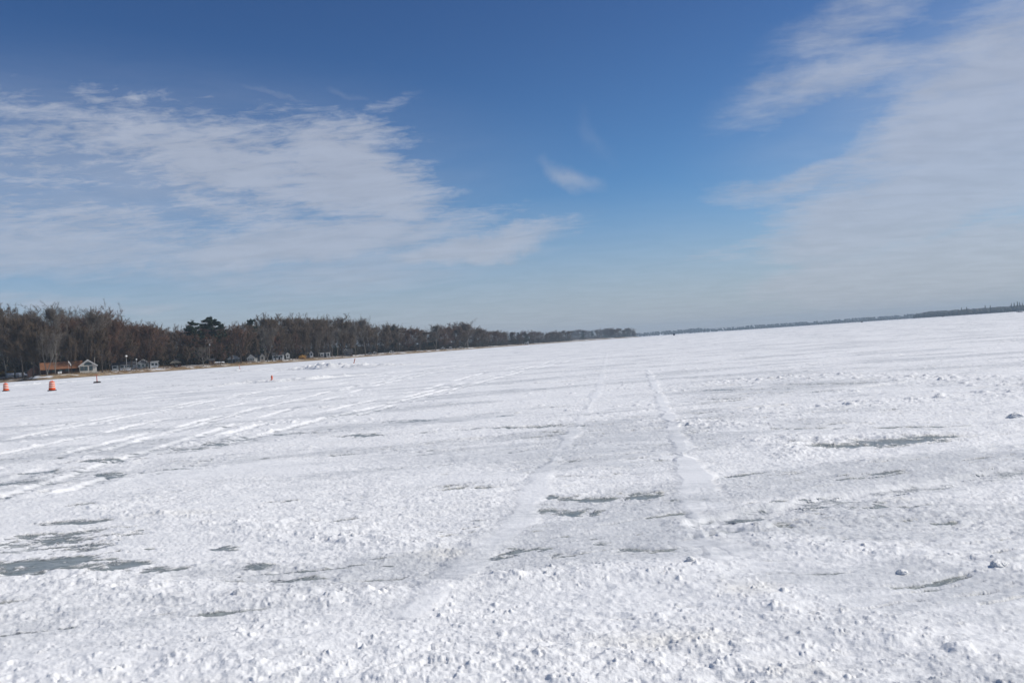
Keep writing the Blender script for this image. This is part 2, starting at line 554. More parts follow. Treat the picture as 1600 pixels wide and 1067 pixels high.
BANDS = [  # crumbled snow thrown up beside old tracks: polyline, half width (m), height (m)
    (pxdense([(1070, 900), (1180, 930), (1260, 970), (1400, 1005), (1520, 1035), (1680, 1085)]), .28, .055),
    (pxdense([(1150, 845), (1250, 850), (1400, 868), (1500, 880), (1640, 905)]), .24, .040),
    (pxdense([(150, 798), (300, 812), (420, 830), (560, 845), (700, 858)]), .30, .045),
    (pxdense([(-60, 925), (120, 910), (280, 925), (420, 935), (600, 930), (800, 905), (1000, 895), (1090, 890)]), .26, .050),
    (pxdense([(-80, 1075), (300, 1040), (700, 1050), (1100, 1040), (1400, 1060)]), .42, .05),
    (pxdense([(1070, 818), (1180, 826)]), .15, .04),
    (pxdense([(1068, 664), (1120, 666), (1180, 667)]), .42, .10),
    (pxdense([(1180, 690), (1240, 700), (1250, 716)]), .35, .06),
    (pxdense([(1230, 690), (1330, 690), (1420, 680)]), .40, .07),
    (pxdense([(290, 695), (350, 683), (400, 675)]), .5, .08),
    (pxdense([(385, 668), (450, 662)]), .4, .08),
    (pxdense([(1130, 600), (1260, 588), (1400, 590), (1600, 600)]), 1.3, .05),
    (pxdense([(1200, 640), (1400, 630), (1600, 612)]), 1.0, .05),
]


def surface(x, y):
    """height, bare-ice amount, smooth amount, dirt amount at world x, y"""
    r = np.hypot(x, y)
    u, v = rot(x, y, R(9))
    u = u + 0.5 * fbm(x * .35, y * .35, 2, 90); v = v + 0.35 * fbm(x * .5 + 9, y * .5, 3, 91)
    far = sstep(r, 25, 140)
    big = fbm(u * .11, v * .25, 4, 1)
    sas = fbm(u * .55, v * 1.7, 5, 5)
    sas2 = 1 - np.abs(fbm(u * 1.3, v * 3.6, 4, 12)) * 2
    crust = fbm(x * 4.5, y * 6.5, 5, 20, .6)
    grit = fbm(x * 22, y * 26, 3, 31, .65)
    # thin snow over grey ice, in broad streaks
    thin = sstep(fbm(u * .13 + 3, v * .42 + 8, 5, 40) + .18 * sas + .06 * sstep(x - .3 * y, -4, 4), -.24, .36)
    ice = np.zeros_like(x)
    warpx = 0.0
    for (ex, ey, hw, hh, st) in ICE:
        if st == 0: continue
        g = gpt(ex, ey)
        ru = g.y * hw / FPX
        rv = max(gpt(ex, ey - hh).y - g.y, g.y - gpt(ex, ey + hh).y)
        du = (x - g.x); dv = (y - g.y)
        # follow the local lie of the streak in the picture
        a, b_ = gpt(ex - hw, ey), gpt(ex + hw, ey)
        sl = (b_.y - a.y) / (b_.x - a.x) * .6 + .10 * (1 if ex < 800 else -.0)
        dv = dv - sl * du
        q = np.sqrt((du / ru) ** 2 + (dv / rv) ** 2)
        ice = np.maximum(ice, st * (1 - sstep(q, .15, 1.7)))
    brk = fbm(u * 1.1, v * 4.2, 5, 50, .6)
    nrf = 1 - sstep(r, 8, 18)
    brk = brk * (1 - nrf) + nrf * fbm(u * 1.7 + 2, v * 2.9, 5, 52, .62)
    brk = brk * (1 - far) + far * 1.1 * fbm(u * .22, v * .9, 5, 57, .6)
    brk2 = fbm(u * 5, v * 13, 4, 55, .6)
    icem = sstep(ice * 1.05 + 1.15 * brk + .95 * brk2, .16, 1.0) * sstep(ice, .05, .30)
    # scattered small slivers everywhere
    sl = fbm(u * .9 + 40, v * 5.5, 5, 60, .6) * (1 - far) + far * 1.1 * fbm(u * .3 + 40, v * 1.6, 5, 61, .6) + .30 * thin + .25 * brk2
    icem = np.maximum(icem, sstep(sl, .40, .66) * .85)
    sm = np.zeros_like(x)
    for pts, hw, sst in SMOOTH:
        d, _ = seg_dist(x, y, pts)
        d = d + hw * (.75 * fbm(x * 2.2, y * 1.6, 4, 70, .6) + .5 * sstep(fbm(x * .9, y * .5, 2, 72), .05, .35))
        gap = sstep(fbm(x * .8 + 3, y * .45, 3, 74) + .25, -.1, .25)
        sm = np.maximum(sm, (1 - sstep(d, hw * .35, hw * 1.25)) * (.38 + .50 * gap) * sst)
    sm = np.clip(sm, 0, 1)
    smf = sstep(fbm(u * .22 + 7, v * .30 + 2, 3, 75), .10, .38) * .75          # natural smooth drifts
    cr = np.zeros_like(x); bh = np.zeros_like(x); dirt = np.zeros_like(x)
    bn = fbm(x * 1.7, y * 1.7, 3, 80)
    for pts, hw, hh in BANDS:
        d, _ = seg_dist(x, y, pts)
        w = 1 - sstep(d + .6 * hw * bn, hw * .2, hw * 1.5)
        cr = np.maximum(cr, w); bh = np.maximum(bh, w * hh * (.55 + .8 * bn))
    near = 1 - sstep(y - .12 * np.abs(x), 4.6, 6.2)
    cr = np.maximum(cr, near * (.15 + .75 * sstep(bn + fbm(x * .5, y * .7, 2, 87), -.1, .4)))
    cr = np.maximum(cr, sstep(fbm(x * .55 + 5, y * .8, 3, 85), .12, .4) * .75)
    cr = cr * (1 - sm) * (1 - .7 * far)
    ruts = np.zeros_like(x); berm = np.zeros_like(x)
    for i, pts in enumerate(RUTS):
        d, s = seg_dist(x, y, pts)
        d = d + .07 * fbm(x * 1.2, y * 1.2, 2, 95 + i)
        brkn = sstep(fbm(x * .35 + i * 5, y * .25, 2, 120 + i), -.35, .1)
        ruts = np.maximum(ruts, (1 - sstep(d, .10, .24)) * brkn)
        berm = np.maximum(berm, np.exp(-((d - .33) / .12) ** 2) * (s > 0) * brkn)
    rough = (1 - sm) * (1 - smf * .8)
    H = .045 * big + (.030 * sas + .012 * sas2 + far * .05 * fbm(u * .35, v * 1.1, 4, 7)) * (1 - .85 * sm) * (.45 + .55 * rough)
    H = H + rough * (.012 * crust + .0042 * grit) + .0016 * grit
    wx = x + .02 * crust; wy = y + .02 * grit
    c1 = crumbs(wx, wy, .075, 200, .55); c2 = crumbs(wx + 3, wy + 1, .038, 210, .75); c3 = crumbs(wx, wy, .13, 220, .40); c4 = crumbs(wx, wy, .20, 230, .30)
    cc = np.maximum(c1, c2)
    H = H + cc * cr * (.20 + 1.0 * grit) + c3 * cr * sstep(bh, .012, .035) * .32 + c4 * cr * sstep(r, 8, 20) * .6
    lone = crumbs(x + 7, y + 2, .34, 240, .09) * (.35 + .65 * sstep(r, 7, 25))
    H = H + lone * (1 - sm) * .14 * (.6 + 1.5 * np.abs(crust))
    H = H + c2 * rough * .28 * (1 - cr)
    rid = 1 - np.abs(fbm(u * 2.2, v * 6.5, 4, 150, .6)) * 2.6
    rid2 = 1 - np.abs(fbm(x * 7 + .5 * crust, y * 9, 3, 155, .6)) * 2.6
    H = H + (1 - sm * .8) * (.0085 * rid + .0045 * rid2) * (.5 + .9 * sstep(fbm(x * .4, y * .4, 2, 158), -.3, .3))
    H = H + bh * (.7 + .6 * crust)
    H = H - .045 * ruts * (1 + .0 * r) + .012 * berm * np.clip(.5 + 2.2 * fbm(x * 1.5, y * 1.1, 3, 140), 0, 1.5)
    H = H + .002 * sm
    icem = icem * (1 - sm) * (1 - (.9 - .75 * np.clip(ice, 0, 1)) * sstep(cr, .2, .7)) * (1 - (.8 - .5 * np.clip(ice, 0, 1)) * sstep(bh, .015, .045))
    icem = np.maximum(icem, ruts * .55 * sstep(brk, -.30, .3))
    H = H * (1 - .72 * icem) - .012 * icem
    dirt = sstep(fbm(x * .6, y * .9, 4, 130), .22, .6) * (.35 + .65 * sstep(cr + bh * 10, .2, .9))
    return H, icem, np.maximum(sm, smf * .6), thin * (1 - .30 * sm) * (1 - .5 * cr), dirt


def build_lake():
    half = R(47)
    na = 1500
    az_in = np.linspace(-half, half, na)
    az_out = np.linspace(half, 2 * math.pi - half, 90)[1:-1]
    az = np.concatenate([az_in, az_out])
    r1 = np.exp(np.linspace(math.log(.5), math.log(3.4), 40))[:-1]
    r2 = np.exp(np.linspace(math.log(3.4), math.log(75), 1050))[:-1]
    r3 = np.exp(np.linspace(math.log(75), math.log(600), 170))[:-1]
    r4 = np.exp(np.linspace(math.log(600), math.log(9500), 50))
    rr = np.concatenate([r1, r2, r3, r4])
    A, RR = np.meshgrid(az, rr)
    x = (RR * np.sin(A)).astype(np.float32).ravel(); y = (RR * np.cos(A)).astype(np.float32).ravel()
    H, ice, sm, thin, dirt = surface(x, y)
    # heights fade out far away, where they would be finer than the sheet
    fade = 1 - sstep(np.hypot(x, y), 300, 1200)
    H = H * fade
    n_r, n_a = A.shape
    V = np.stack([x, y, H.astype(np.float32)], 1)
    V = np.concatenate([V, np.array([[0, 0, 0]], np.float32)])
    i = np.arange(n_r - 1)[:, None] * n_a; j = np.arange(n_a)[None, :]; j2 = (j + 1) % n_a
    F = np.stack([i + j, i + j2, i + n_a + j2, i + n_a + j], -1).reshape(-1, 4)[:, ::-1]
    me = tri_mesh('frozen_lake', V, F, None, True)
    # centre fan
    for nm, arr in (('ice', ice), ('smooth', sm), ('thin', thin), ('dirt', dirt)):
        at_ = me.attributes.new(nm, 'FLOAT', 'POINT')
        at_.data.foreach_set('value', np.append(arr, 0).astype(np.float32))
    m = bpy.data.materials.new('snow_and_ice'); m.use_nodes = True
    t = m.node_tree; b = NB(t); p = t.nodes['Principled BSDF']
    geo = b.new('ShaderNodeNewGeometry'); pos = geo.outputs['Position']

    def attr(nm):
        n = b.new('ShaderNodeAttribute'); n.attribute_name = nm
        return n.outputs['Fac']
    n1 = b.noise(pos, 9.0, 5, .65, sc=(.7, 1.6, 1))
    n2 = b.noise(pos, 40.0, 3, .6, off=(3, 3, 0))
    n3 = b.noise(pos, 1.3, 5, .65, off=(9, 3, 0), sc=(.35, 1.6, 1), rot=R(-9))
    icef = b.smooth(b.m('ADD', attr('ice'), b.m('MULTIPLY', b.m('SUBTRACT', n1, .5), 1.5)), .24, .92)
    thinf = b.smooth(b.m('ADD', b.m('MULTIPLY', attr('thin'), .75), b.m('MULTIPLY', b.m('SUBTRACT', b.m('ADD', n1, n3), 1.0), 1.2)), .15, .85)
    snow = b.mix(n3, (.865, .855, .835, 1), (.765, .762, .755, 1))
    snow = b.mix(b.m('MULTIPLY', attr('smooth'), .28), snow, (.80, .80, .80, 1))
    snow = b.mix(b.m('MULTIPLY', attr('dirt'), .34), snow, (.70, .66, .56, 1))
    grey = b.mix(n2, (.44, .455, .465, 1), (.56, .57, .58, 1))
    c = b.mix(b.m('MULTIPLY', thinf, .64), snow, grey)
    icec = b.mix(b.smooth(n1, .3, .7), (.15, .18, .178, 1), (.30, .325, .32, 1))
    c = b.mix(icef, c, icec)
    b.put(p.inputs['Base Color'], c)
    b.put(p.inputs['Roughness'], b.smooth(icef, 0, 1, .62, .30))
    p.inputs['Specular IOR Level'].default_value = .35
    bm = b.new('ShaderNodeBump')
    bm.inputs['Strength'].default_value = .65
    bm.inputs['Distance'].default_value = 1.0
    f1 = b.noise(pos, 28.0, 5, .7, sc=(1, 1, 1)); f3 = b.noise(pos, .9, 4, .65, sc=(.5, 1.5, 1))
    f2 = b.noise(pos, 3.0, 5, .7, sc=(.6, 1.6, 1))
    bh = b.m('ADD', b.m('ADD', b.m('MULTIPLY', f1, .010), b.m('MULTIPLY', f2, .036)), b.m('MULTIPLY', f3, .07))
    bh = b.m('MULTIPLY', bh, b.m('SUBTRACT', 1.0, b.m('MULTIPLY', b.m('MAXIMUM', attr('smooth'), icef), .75)))
    b.put(bm.inputs['Height'], bh)
    b.put(p.inputs['Normal'], bm.outputs[0])
    me.materials.append(m)
    o = link('frozen_lake', me)
    tag(o, 'snow-covered frozen lake with grey ice patches and old vehicle tracks', 'lake', kind='structure')
    # small fan under the camera
    nn = 24
    V = [(0, 0, -.02)] + [(.52 * math.sin(2 * math.pi * k / nn), .52 * math.cos(2 * math.pi * k / nn), -.02) for k in range(nn)]
    F = [(0, (k + 1) % nn + 1, k + 1) for k in range(nn)]
    o2 = link('snow_underfoot', mesh_from('snow_underfoot', V, F, M['cloth']))
    tag(o2, 'snow right under the camera', 'snow', kind='structure')


build_lake()


def lake_z(x, y):
    H = surface(np.array([x], np.float32), np.array([y], np.float32))[0]
    return float(H[0])


# ------------------------------------------------------------------ wooded shore on the left
def shore_pts():
    base = [(0, 5.2), (60, 5.6), (120, 5.4), (200, 5.0), (300, 4.6), (345, 4.4), (400, 4.1), (500, 3.6), (560, 3.2), (600, 2.95),
            (700, 2.5), (780, 1.9), (840, 1.5), (900, 1.2), (960, 1.02), (992, .98)]
    out = [(-420, -120), (-400, 60), (-350, 210), (-285, 320)]
    for x, d in base:
        D = CAM_H * FPX / d
        out.append(at(x, D))
    out += [(345, 2230), (330, 2500), (200, 3000)]
    return out


SH = shore_pts()


def resample(pts, step):
    P = [Vector((a, b)) for a, b in pts]
    # catmull-rom
    Q = []
    for i in range(len(P) - 1):
        p0 = P[max(i - 1, 0)]; p1 = P[i]; p2 = P[i + 1]; p3 = P[min(i + 2, len(P) - 1)]
        L = (p2 - p1).length
        n = max(2, int(L / step))
        for k in range(n):
            t = k / n
            Q.append(0.5 * ((2 * p1) + (p2 - p0) * t + (2 * p0 - 5 * p1 + 4 * p2 - p3) * t * t + (-p0 + 3 * p1 - 3 * p2 + p3) * t ** 3))
    Q.append(P[-1])
    return Q


SHL = resample(SH, 3.0)
PROF_O = [-2.0, 0.0, 1.0, 3.0, 6.0, 10.0, 16.0, 30.0, 60.0, 120.0, 260.0, 700.0]
PROF_Z = [-.30, -.02, .45, .95, 1.35, 1.75, 2.05, 2.35, 2.7, 9.0, 15.0, 17.0]
SHN = np.array([(p.x, p.y) for p in SHL[::6]])


def land_z(x, y):
    d, s = seg_dist(np.array([x], np.float32), np.array([y], np.float32), [tuple(p) for p in SHN])
    o = float(d[0]) * (1 if s[0] < 0 else -1)
    return float(np.interp(o, PROF_O, PROF_Z)), o


def build_land():
    V = []; n = len(SHL); k = len(PROF_O)
    xs = np.array([p.x for p in SHL]); ys = np.array([p.y for p in SHL])
    wob = fbm(xs * .05, ys * .05, 4, 300) * 3.0
    # smoothed normals so the inner rows do not cross
    tx = np.gradient(xs); ty = np.gradient(ys)
    ker = np.ones(41) / 41
    txp = np.convolve(np.pad(tx, 20, 'edge'), ker, 'valid'); typ = np.convolve(np.pad(ty, 20, 'edge'), ker, 'valid')
    L = np.hypot(txp, typ); nx, ny = -typ / L, txp / L
    rows = []
    for j, o in enumerate(PROF_O):
        w = wob * (1 if o < 12 else max(0, 1 - o / 60))
        X = xs + nx * (o + w); Y = ys + ny * (o + w)
        Z = np.full(n, PROF_Z[j]) + (fbm(X * .25, Y * .25, 3, 310) * .25 * (1 if 0 < o < 100 else 0))
        rows.append(np.stack([X, Y, Z], 1))
    V = np.concatenate(rows)
    i = np.arange(k - 1)[:, None] * n; j = np.arange(n - 1)[None, :]
    F = np.stack([i + j, i + j + 1, i + n + j + 1, i + n + j], -1).reshape(-1, 4)
    me = tri_mesh('lake_shore', V, F, None, True)
    m = bpy.data.materials.new('shore_ground'); m.use_nodes = True
    t = m.node_tree; b = NB(t); p = t.nodes['Principled BSDF']
    geo = b.new('ShaderNodeNewGeometry'); pos = geo.outputs['Position']
    sep = b.new('ShaderNodeSeparateXYZ'); t.links.new(pos, sep.inputs[0])
    n1 = b.noise(pos, .12, 5, .65); n2 = b.noise(pos, .8, 4, .6); n3 = b.noise(pos, .03, 3, .5, off=(4, 4, 0))
    g = b.mix(b.smooth(n1, .35, .62), (.20, .125, .06, 1), (.30, .22, .12, 1))
    g = b.mix(b.smooth(n2, .45, .65, 0, .6), g, (.11, .072, .045, 1))
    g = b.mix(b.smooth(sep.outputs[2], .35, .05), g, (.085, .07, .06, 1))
    sn = b.m('MULTIPLY', b.smooth(b.m('ADD', n1, b.m('MULTIPLY', n3, .6)), .78, .90), b.smooth(sep.outputs[2], .5, 1.2))
    lawn = b.m('MULTIPLY', b.smooth(sep.outputs[2], 1.85, 2.3), b.smooth(n3, .40, .56))
    sn = b.m('MAXIMUM', sn, b.m('MULTIPLY', lawn, .9))
    sn = b.m('MULTIPLY', sn, b.smooth(sep.outputs[2], 2.9, 2.5))
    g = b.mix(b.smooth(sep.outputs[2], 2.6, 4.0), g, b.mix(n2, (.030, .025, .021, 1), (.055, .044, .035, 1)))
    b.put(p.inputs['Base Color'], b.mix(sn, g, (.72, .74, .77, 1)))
    p.inputs['Roughness'].default_value = .95
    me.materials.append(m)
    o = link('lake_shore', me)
    tag(o, 'low lake shore bank of brown grass with thin snow patches', 'shore', kind='structure')


build_land()


# ------------------------------------------------------------------ trees
def spikes(P0, P1, W):
    """thin three-sided cones from P0 to P1 with base radius W"""
    d = P1 - P0; L = np.linalg.norm(d, axis=1, keepdims=True) + 1e-6; d = d / L
    ref = np.tile(np.array([[.3, .2, .93]]), (len(d), 1)); a = np.cross(d, ref); a /= np.linalg.norm(a, axis=1, keepdims=True) + 1e-6
    c = np.cross(d, a)
    W = np.asarray(W).reshape(-1, 1)
    vs = []
    for k in range(3):
        t = 2 * math.pi * k / 3
        vs.append(P0 + (a * math.cos(t) + c * math.sin(t)) * W)
    V = np.stack(vs + [P1], 1).reshape(-1, 3)
    n = len(P0); base = np.arange(n)[:, None] * 4
    F = np.concatenate([base + np.array([[0, 1, 3]]), base + np.array([[1, 2, 3]]), base + np.array([[2, 0, 3]])], 0)
    return V, F


def bare_tree(seed, H=24.0, spread=.30, fb=.25, ntw=3400, tw=.045, tl=1.5, up=.55, fork=False, lean=0.0):
    """returns (trunk mesh builder, twig arrays). unit height scaled by H metres"""
    rs = random.Random(seed); nr = np.random.default_rng(seed)
    mb = MB(); tips = []

    def limb(p, d, L, r, depth):
        n = 4 if depth < 2 else 3
        pts = [p]; q = p.copy(); dd = d.copy()
        for i in range(n):
            dd = (dd + Vector((rs.gauss(0, .13), rs.gauss(0, .13), rs.gauss(.05, .08)))).normalized()
            q = q + dd * (L / n); pts.append(q.copy())
        rad = [r * (1 - .88 * i / n) + .008 for i in range(n + 1)]
        mb.tube(pts, rad, 6 if depth == 0 else (4 if depth == 1 else 3), cap=False)
        if depth >= 1:
            for i in range(len(pts) - 1):
                tips.append((pts[i], pts[i + 1], depth))
        if depth < 3:
            nb = (0, 5, 4)[depth] if depth else 0
            for k in range(nb):
                t = .25 + .72 * (k + rs.random()) / nb
                i = min(int(t * n), n - 1); f = t * n - i
                bp = pts[i].lerp(pts[i + 1], f)
                side = dd.cross(Vector((rs.gauss(0, 1), rs.gauss(0, 1), rs.gauss(0, 1)))).normalized()
                nd = (dd * .75 + side * .75 + Vector((0, 0, .18))).normalized()
                limb(bp, nd, L * rs.uniform(.42, .62), max(r * .45, .03), depth + 1)
    # trunk(s)
    stems = [(Vector((0, 0, 0)), Vector((lean, 0, 1)).normalized())]
    R0 = .018 * H + .05
    if fork:
        stems = []
        mb.tube([(0, 0, -.3), (0, 0, H * .10)], [R0 * 1.25, R0], 7, cap=False)
        for k in range(3 if fork == 3 else 2):
            a = math.pi * (k + .1) + rs.uniform(-.3, .3)
            stems.append((Vector((0, 0, H * .09)), Vector((math.cos(a) * .30, math.sin(a) * .16, 1)).normalized()))
    for p0, d0 in stems:
        n = 9; pts = [p0 - Vector((0, 0, .3 if not fork else 0))]; q = p0.copy(); dd = d0.copy()
        top = H * .93 - p0.z
        for i in range(n):
            dd = (dd + Vector((rs.gauss(0, .05), rs.gauss(0, .05), .03))).normalized()
            q = q + dd * (top / n); pts.append(q.copy())
        R1 = R0 * (.72 if fork else 1)
        mb.tube(pts, [R1 * (1 - .93 * (i / n) ** .9) + .02 for i in range(n + 1)], 7, cap=False)
        nl = 15 if not fork else 10
        for k in range(nl):
            t = fb + (1 - fb) * (k + rs.random() * .6) / nl
            i = min(int(t * n), n - 1); bp = pts[i].lerp(pts[i + 1], t * n - i)
            a = k * 2.4 + rs.uniform(-.4, .4)
            s = (t - fb) / (1 - fb)
            env = spread * H * (.55 + .75 * math.sin(math.pi * min(1, .18 + s * .75))) * rs.uniform(.75, 1.1)
            el = up + .55 * s
            nd = Vector((math.cos(a) * math.cos(el), math.sin(a) * math.cos(el), math.sin(el)))
            L = min(env / max(math.cos(el), .35), (H * 1.0 - bp.z) / max(nd.z, .2) * .90)
            limb(bp, nd, max(L, 1.0), max(R1 * (1 - t) * .45, .045), 1)
    A = np.array([tuple(a) for a, b, d in tips]); B = np.array([tuple(b) for a, b, d in tips])
    Dp = np.array([d for a, b, d in tips], float)
    w = np.where(Dp == 3, 1.6, np.where(Dp == 2, 1.1, .6)); w /= w.sum()
    idx = nr.choice(len(A), ntw, p=w)
    t = nr.random((ntw, 1))
    P0 = A[idx] * (1 - t) + B[idx] * t
    d = (B[idx] - A[idx]); d /= np.linalg.norm(d, axis=1, keepdims=True)
    d = d * .7 + nr.normal(0, .55, (ntw, 3)) + np.array([[0, 0, .10]])
    d /= np.linalg.norm(d, axis=1, keepdims=True)
    Ln = tl * nr.uniform(.5, 1.3, (ntw, 1))
    V, F = spikes(P0, P0 + d * Ln, tw * nr.uniform(.6, 1.2, ntw))
    return mb, V, F


def leaf_cloud(C, S, n, size, nr, flat=1.0):
    """n little triangles spread through ellipsoids C (k,3) of half axes S (k,3)"""
    k = len(C); idx = nr.integers(0, k, n)
    u = nr.normal(0, 1, (n, 3)); u /= np.linalg.norm(u, axis=1, keepdims=True)
    rr = nr.random((n, 1)) ** .45
    P = C[idx] + u * rr * S[idx]
    a = nr.normal(0, 1, (n, 3)); a[:, 2] *= flat; a /= np.linalg.norm(a, axis=1, keepdims=True)
    b = np.cross(a, nr.normal(0, 1, (n, 3))); b /= np.linalg.norm(b, axis=1, keepdims=True) + 1e-6
    s = size * nr.uniform(.6, 1.4, (n, 1))
    V = np.stack([P - a * s, P + a * s * .6 + b * s * .55, P + a * s * .6 - b * s * .55], 1).reshape(-1, 3)
    F = np.arange(n * 3).reshape(-1, 3)
    return V, F


def pine_tree(seed, H=26.0):
    rs = random.Random(seed); nr = np.random.default_rng(seed)
    mb = MB(); mb.tube([(0, 0, -.3), (.2, 0, H * .5), (.1, .2, H * .98)], [.42, .28, .05], 7, cap=False)
    C = []; S = []
    nl = 17
    for k in range(nl):
        z = H * (.20 + .78 * k / nl) + rs.uniform(-.4, .4)
        s = k / nl
        Lm = H * (.23 * (1 - s) ** .55 + .035) * rs.uniform(.7, 1.2)
        for q in range(rs.choice((3, 4, 5))):
            a = rs.uniform(0, 2 * math.pi)
            L = Lm * rs.uniform(.5, 1.15)
            rise = rs.uniform(.02, .30)
            e = Vector((math.cos(a) * L, math.sin(a) * L, z + L * rise))
            mb.tube([(0, 0, z), (e.x * .55, e.y * .55, z + L * rise * .3), e], [.09, .06, .03], 3, cap=False)
            for f in (.28, .5, .75, 1.0):
                C.append((e.x * f, e.y * f, z + L * rise * f * f + .2))
                wd = L * (.30 if f < 1 else .22)
                S.append((wd + .3, wd + .3, .55 + .2 * rs.random()))
    C.append((0, 0, H * .97)); S.append((.8, .8, 1.2))
    V, F = leaf_cloud(np.array(C), np.array(S), 13000, .38, nr, .6)
    return mb, V, F


def cone_tree(seed, H=12.0, w=.2):
    rs = random.Random(seed); nr = np.random.default_rng(seed)
    mb = MB(); mb.tube([(0, 0, -.3), (0, 0, H * .95)], [.2, .03], 6, cap=False)
    C = []; S = []
    for k in range(46):
        s = rs.random() ** .8
        z = H * (.06 + .92 * s); rad = H * w * (1 - s) * rs.uniform(.5, 1.0)
        a = rs.uniform(0, 2 * math.pi)
        C.append((math.cos(a) * rad * .6, math.sin(a) * rad * .6, z)); S.append((.25 + rad * .5, .25 + rad * .5, .5))
    V, F = leaf_cloud(np.array(C), np.array(S), 2600, .26, nr, .8)
    return mb, V, F


PROTO = {}


def reg(key, gen, trunk_mat, crown_mat, Href):
    mb, V, F = gen
    tm = mesh_from('trunk', mb.V, mb.F, M[trunk_mat], True)
    cm = tri_mesh('crown', V, F, M[crown_mat])
    PROTO[key] = (tm, cm, Href)


for i in range(4):
    reg('brown%d' % i, bare_tree(30 + i, 24, .26 + .03 * (i % 3), .22 + .05 * (i % 2), 9500, .060, 1.5), 'bark', 'twig_brown', 24)
for i in range(3):
    reg('grey%d' % i, bare_tree(50 + i, 24, .25 + .03 * i, .36, 5200, .050, 1.4, up=.75), 'bark_pale', 'twig_grey', 24)
for i in range(3):
    reg('red%d' % i, bare_tree(60 + i, 18, .32, .15, 8500, .052, 1.4, up=.6), 'bark', 'twig_red', 18)
reg('fork', bare_tree(71, 20, .20, .3, 2600, .045, 1.3, up=.8, fork=2), 'bark_pale', 'twig_grey', 20)
reg('fork1', bare_tree(72, 20, .22, .3, 2600, .045, 1.3, up=.8, fork=3), 'bark_pale', 'twig_brown', 20)
reg('young', bare_tree(73, 10, .36, .2, 1500, .03, .9, up=.5), 'bark_pale', 'twig_grey', 10)
reg('rusty', bare_tree(74, 12, .30, .2, 1500, .10, .7, up=.5), 'bark', 'rust', 12)
for i in range(3):
    reg('pine%d' % i, pine_tree(80 + i), 'bark', 'pine', 26)
for i in range(2):
    reg('cone%d' % i, cone_tree(90 + i, 12, .2 + .05 * i), 'bark', 'spruce', 12)
CROWN_ALT = {}


def tree(key, x, y, H, label, group=None, name='bare_tree', cat='tree', wide=1.0, rz=None, lean=0.0, zoff=0.0):
    tm, cm, Href = PROTO[key]
    z, _ = land_z(x, y)
    o = empty(name, (x, y, z - .05 + zoff), random.uniform(0, 6.28) if rz is None else rz, label, cat, group)
    s = H / Href
    o.scale = (s * wide, s * wide, s)
    o.rotation_euler[0] = lean
    link('trunk', tm, o); link('crown', cm, o)
    return o


# height of the skyline in the photograph above the waterline, as photo rows
SKYX = [-120, 0, 40, 60, 80, 100, 125, 150, 172, 190, 205, 220, 245, 270, 282, 295, 320, 342, 356, 368, 385, 400, 440, 480, 520, 545, 570, 600, 625, 645, 662, 690, 705, 730, 748, 770, 790, 800, 820, 850, 866, 890, 905, 930, 948, 965, 985, 993]
SKYY = [480, 484, 486, 490, 492, 493, 494, 493, 496, 500, 507, 513, 517, 523, 521, 515, 512, 510, 512, 518, 506, 498, 498, 498, 500, 501, 505, 509, 509, 513, 514, 514, 511, 508, 516, 518, 518, 517, 519, 520, 517, 518, 515, 516, 514, 514, 514, 519]


def sky_h(x, D):
    """tree-top elevation (m above the ice) that meets the skyline at column x and depth D"""
    yt = np.interp(x, SKYX, SKYY)
    return CAM_H + (hor(x) - yt) / FPX * D


def shoreD(x):
    best = None
    for p in SHL:
        if p.y < 50: continue
        xx = 800 + (p.x / p.y) * FPX * 1.0
        e = abs(xx - x)
        if best is None or e < best[0]: best = (e, p.y)
    return best[1]


SDX = np.arange(-160, 1000, 10); SDD = np.array([shoreD(x) for x in SDX])


def sD(x):
    return float(np.interp(x, SDX, SDD))


MARKS = [(-60, 'the left photo edge'), (12, 'the yellowish hedge'), (40, 'the stored boats'), (66, 'the dark lodge wing'), (100, 'the rust-brown roof'), (136, 'the white gable'),
         (165, 'the gap beside the white gable'), (198, 'the globe lamp'), (224, 'the grey gable porch'), (246, 'the flat-roofed wing'), (275, 'the tan gazebo'),
         (303, 'the left tall pine'), (329, 'the utility pole'), (348, 'the lone covered boat'), (366, 'the blue-grey house'), (393, 'the small white gable'),
         (411, 'the pale grey cottage'), (431, 'the rust-leaved tree'), (450, 'the narrow white cottage'), (472, 'the golden shrub'), (487, 'the tall white gable'),
         (508, 'the flat-eaved cottage'), (543, 'the white dormer'), (565, 'the mid-shore pale tree'), (586, 'the little white shed'), (612, 'the cream boathouse'),
         (638, 'the wine-red tree'), (660, 'the shore bend'), (681, 'the round-topped tree'), (704, 'the narrow white boathouse'), (731, 'the dome-shaped tree'),
         (762, 'the treeline drop'), (790, 'the start of haze'), (823, 'the hazy cottage speck'), (860, 'the first hazy rise'), (900, 'the hazy shore midpoint'),
         (940, 'the point cottage speck'), (965, 'the last pine on the point'), (988, 'the tip of the point')]


def section(x):
    k = min(range(len(MARKS)), key=lambda i: abs(MARKS[i][0] - x))
    d = x - MARKS[k][0]
    half = 4 if x < 770 else 7
    return ('above ' if abs(d) <= half else 'just left of ' if d < 0 else 'just right of ') + MARKS[k][1]


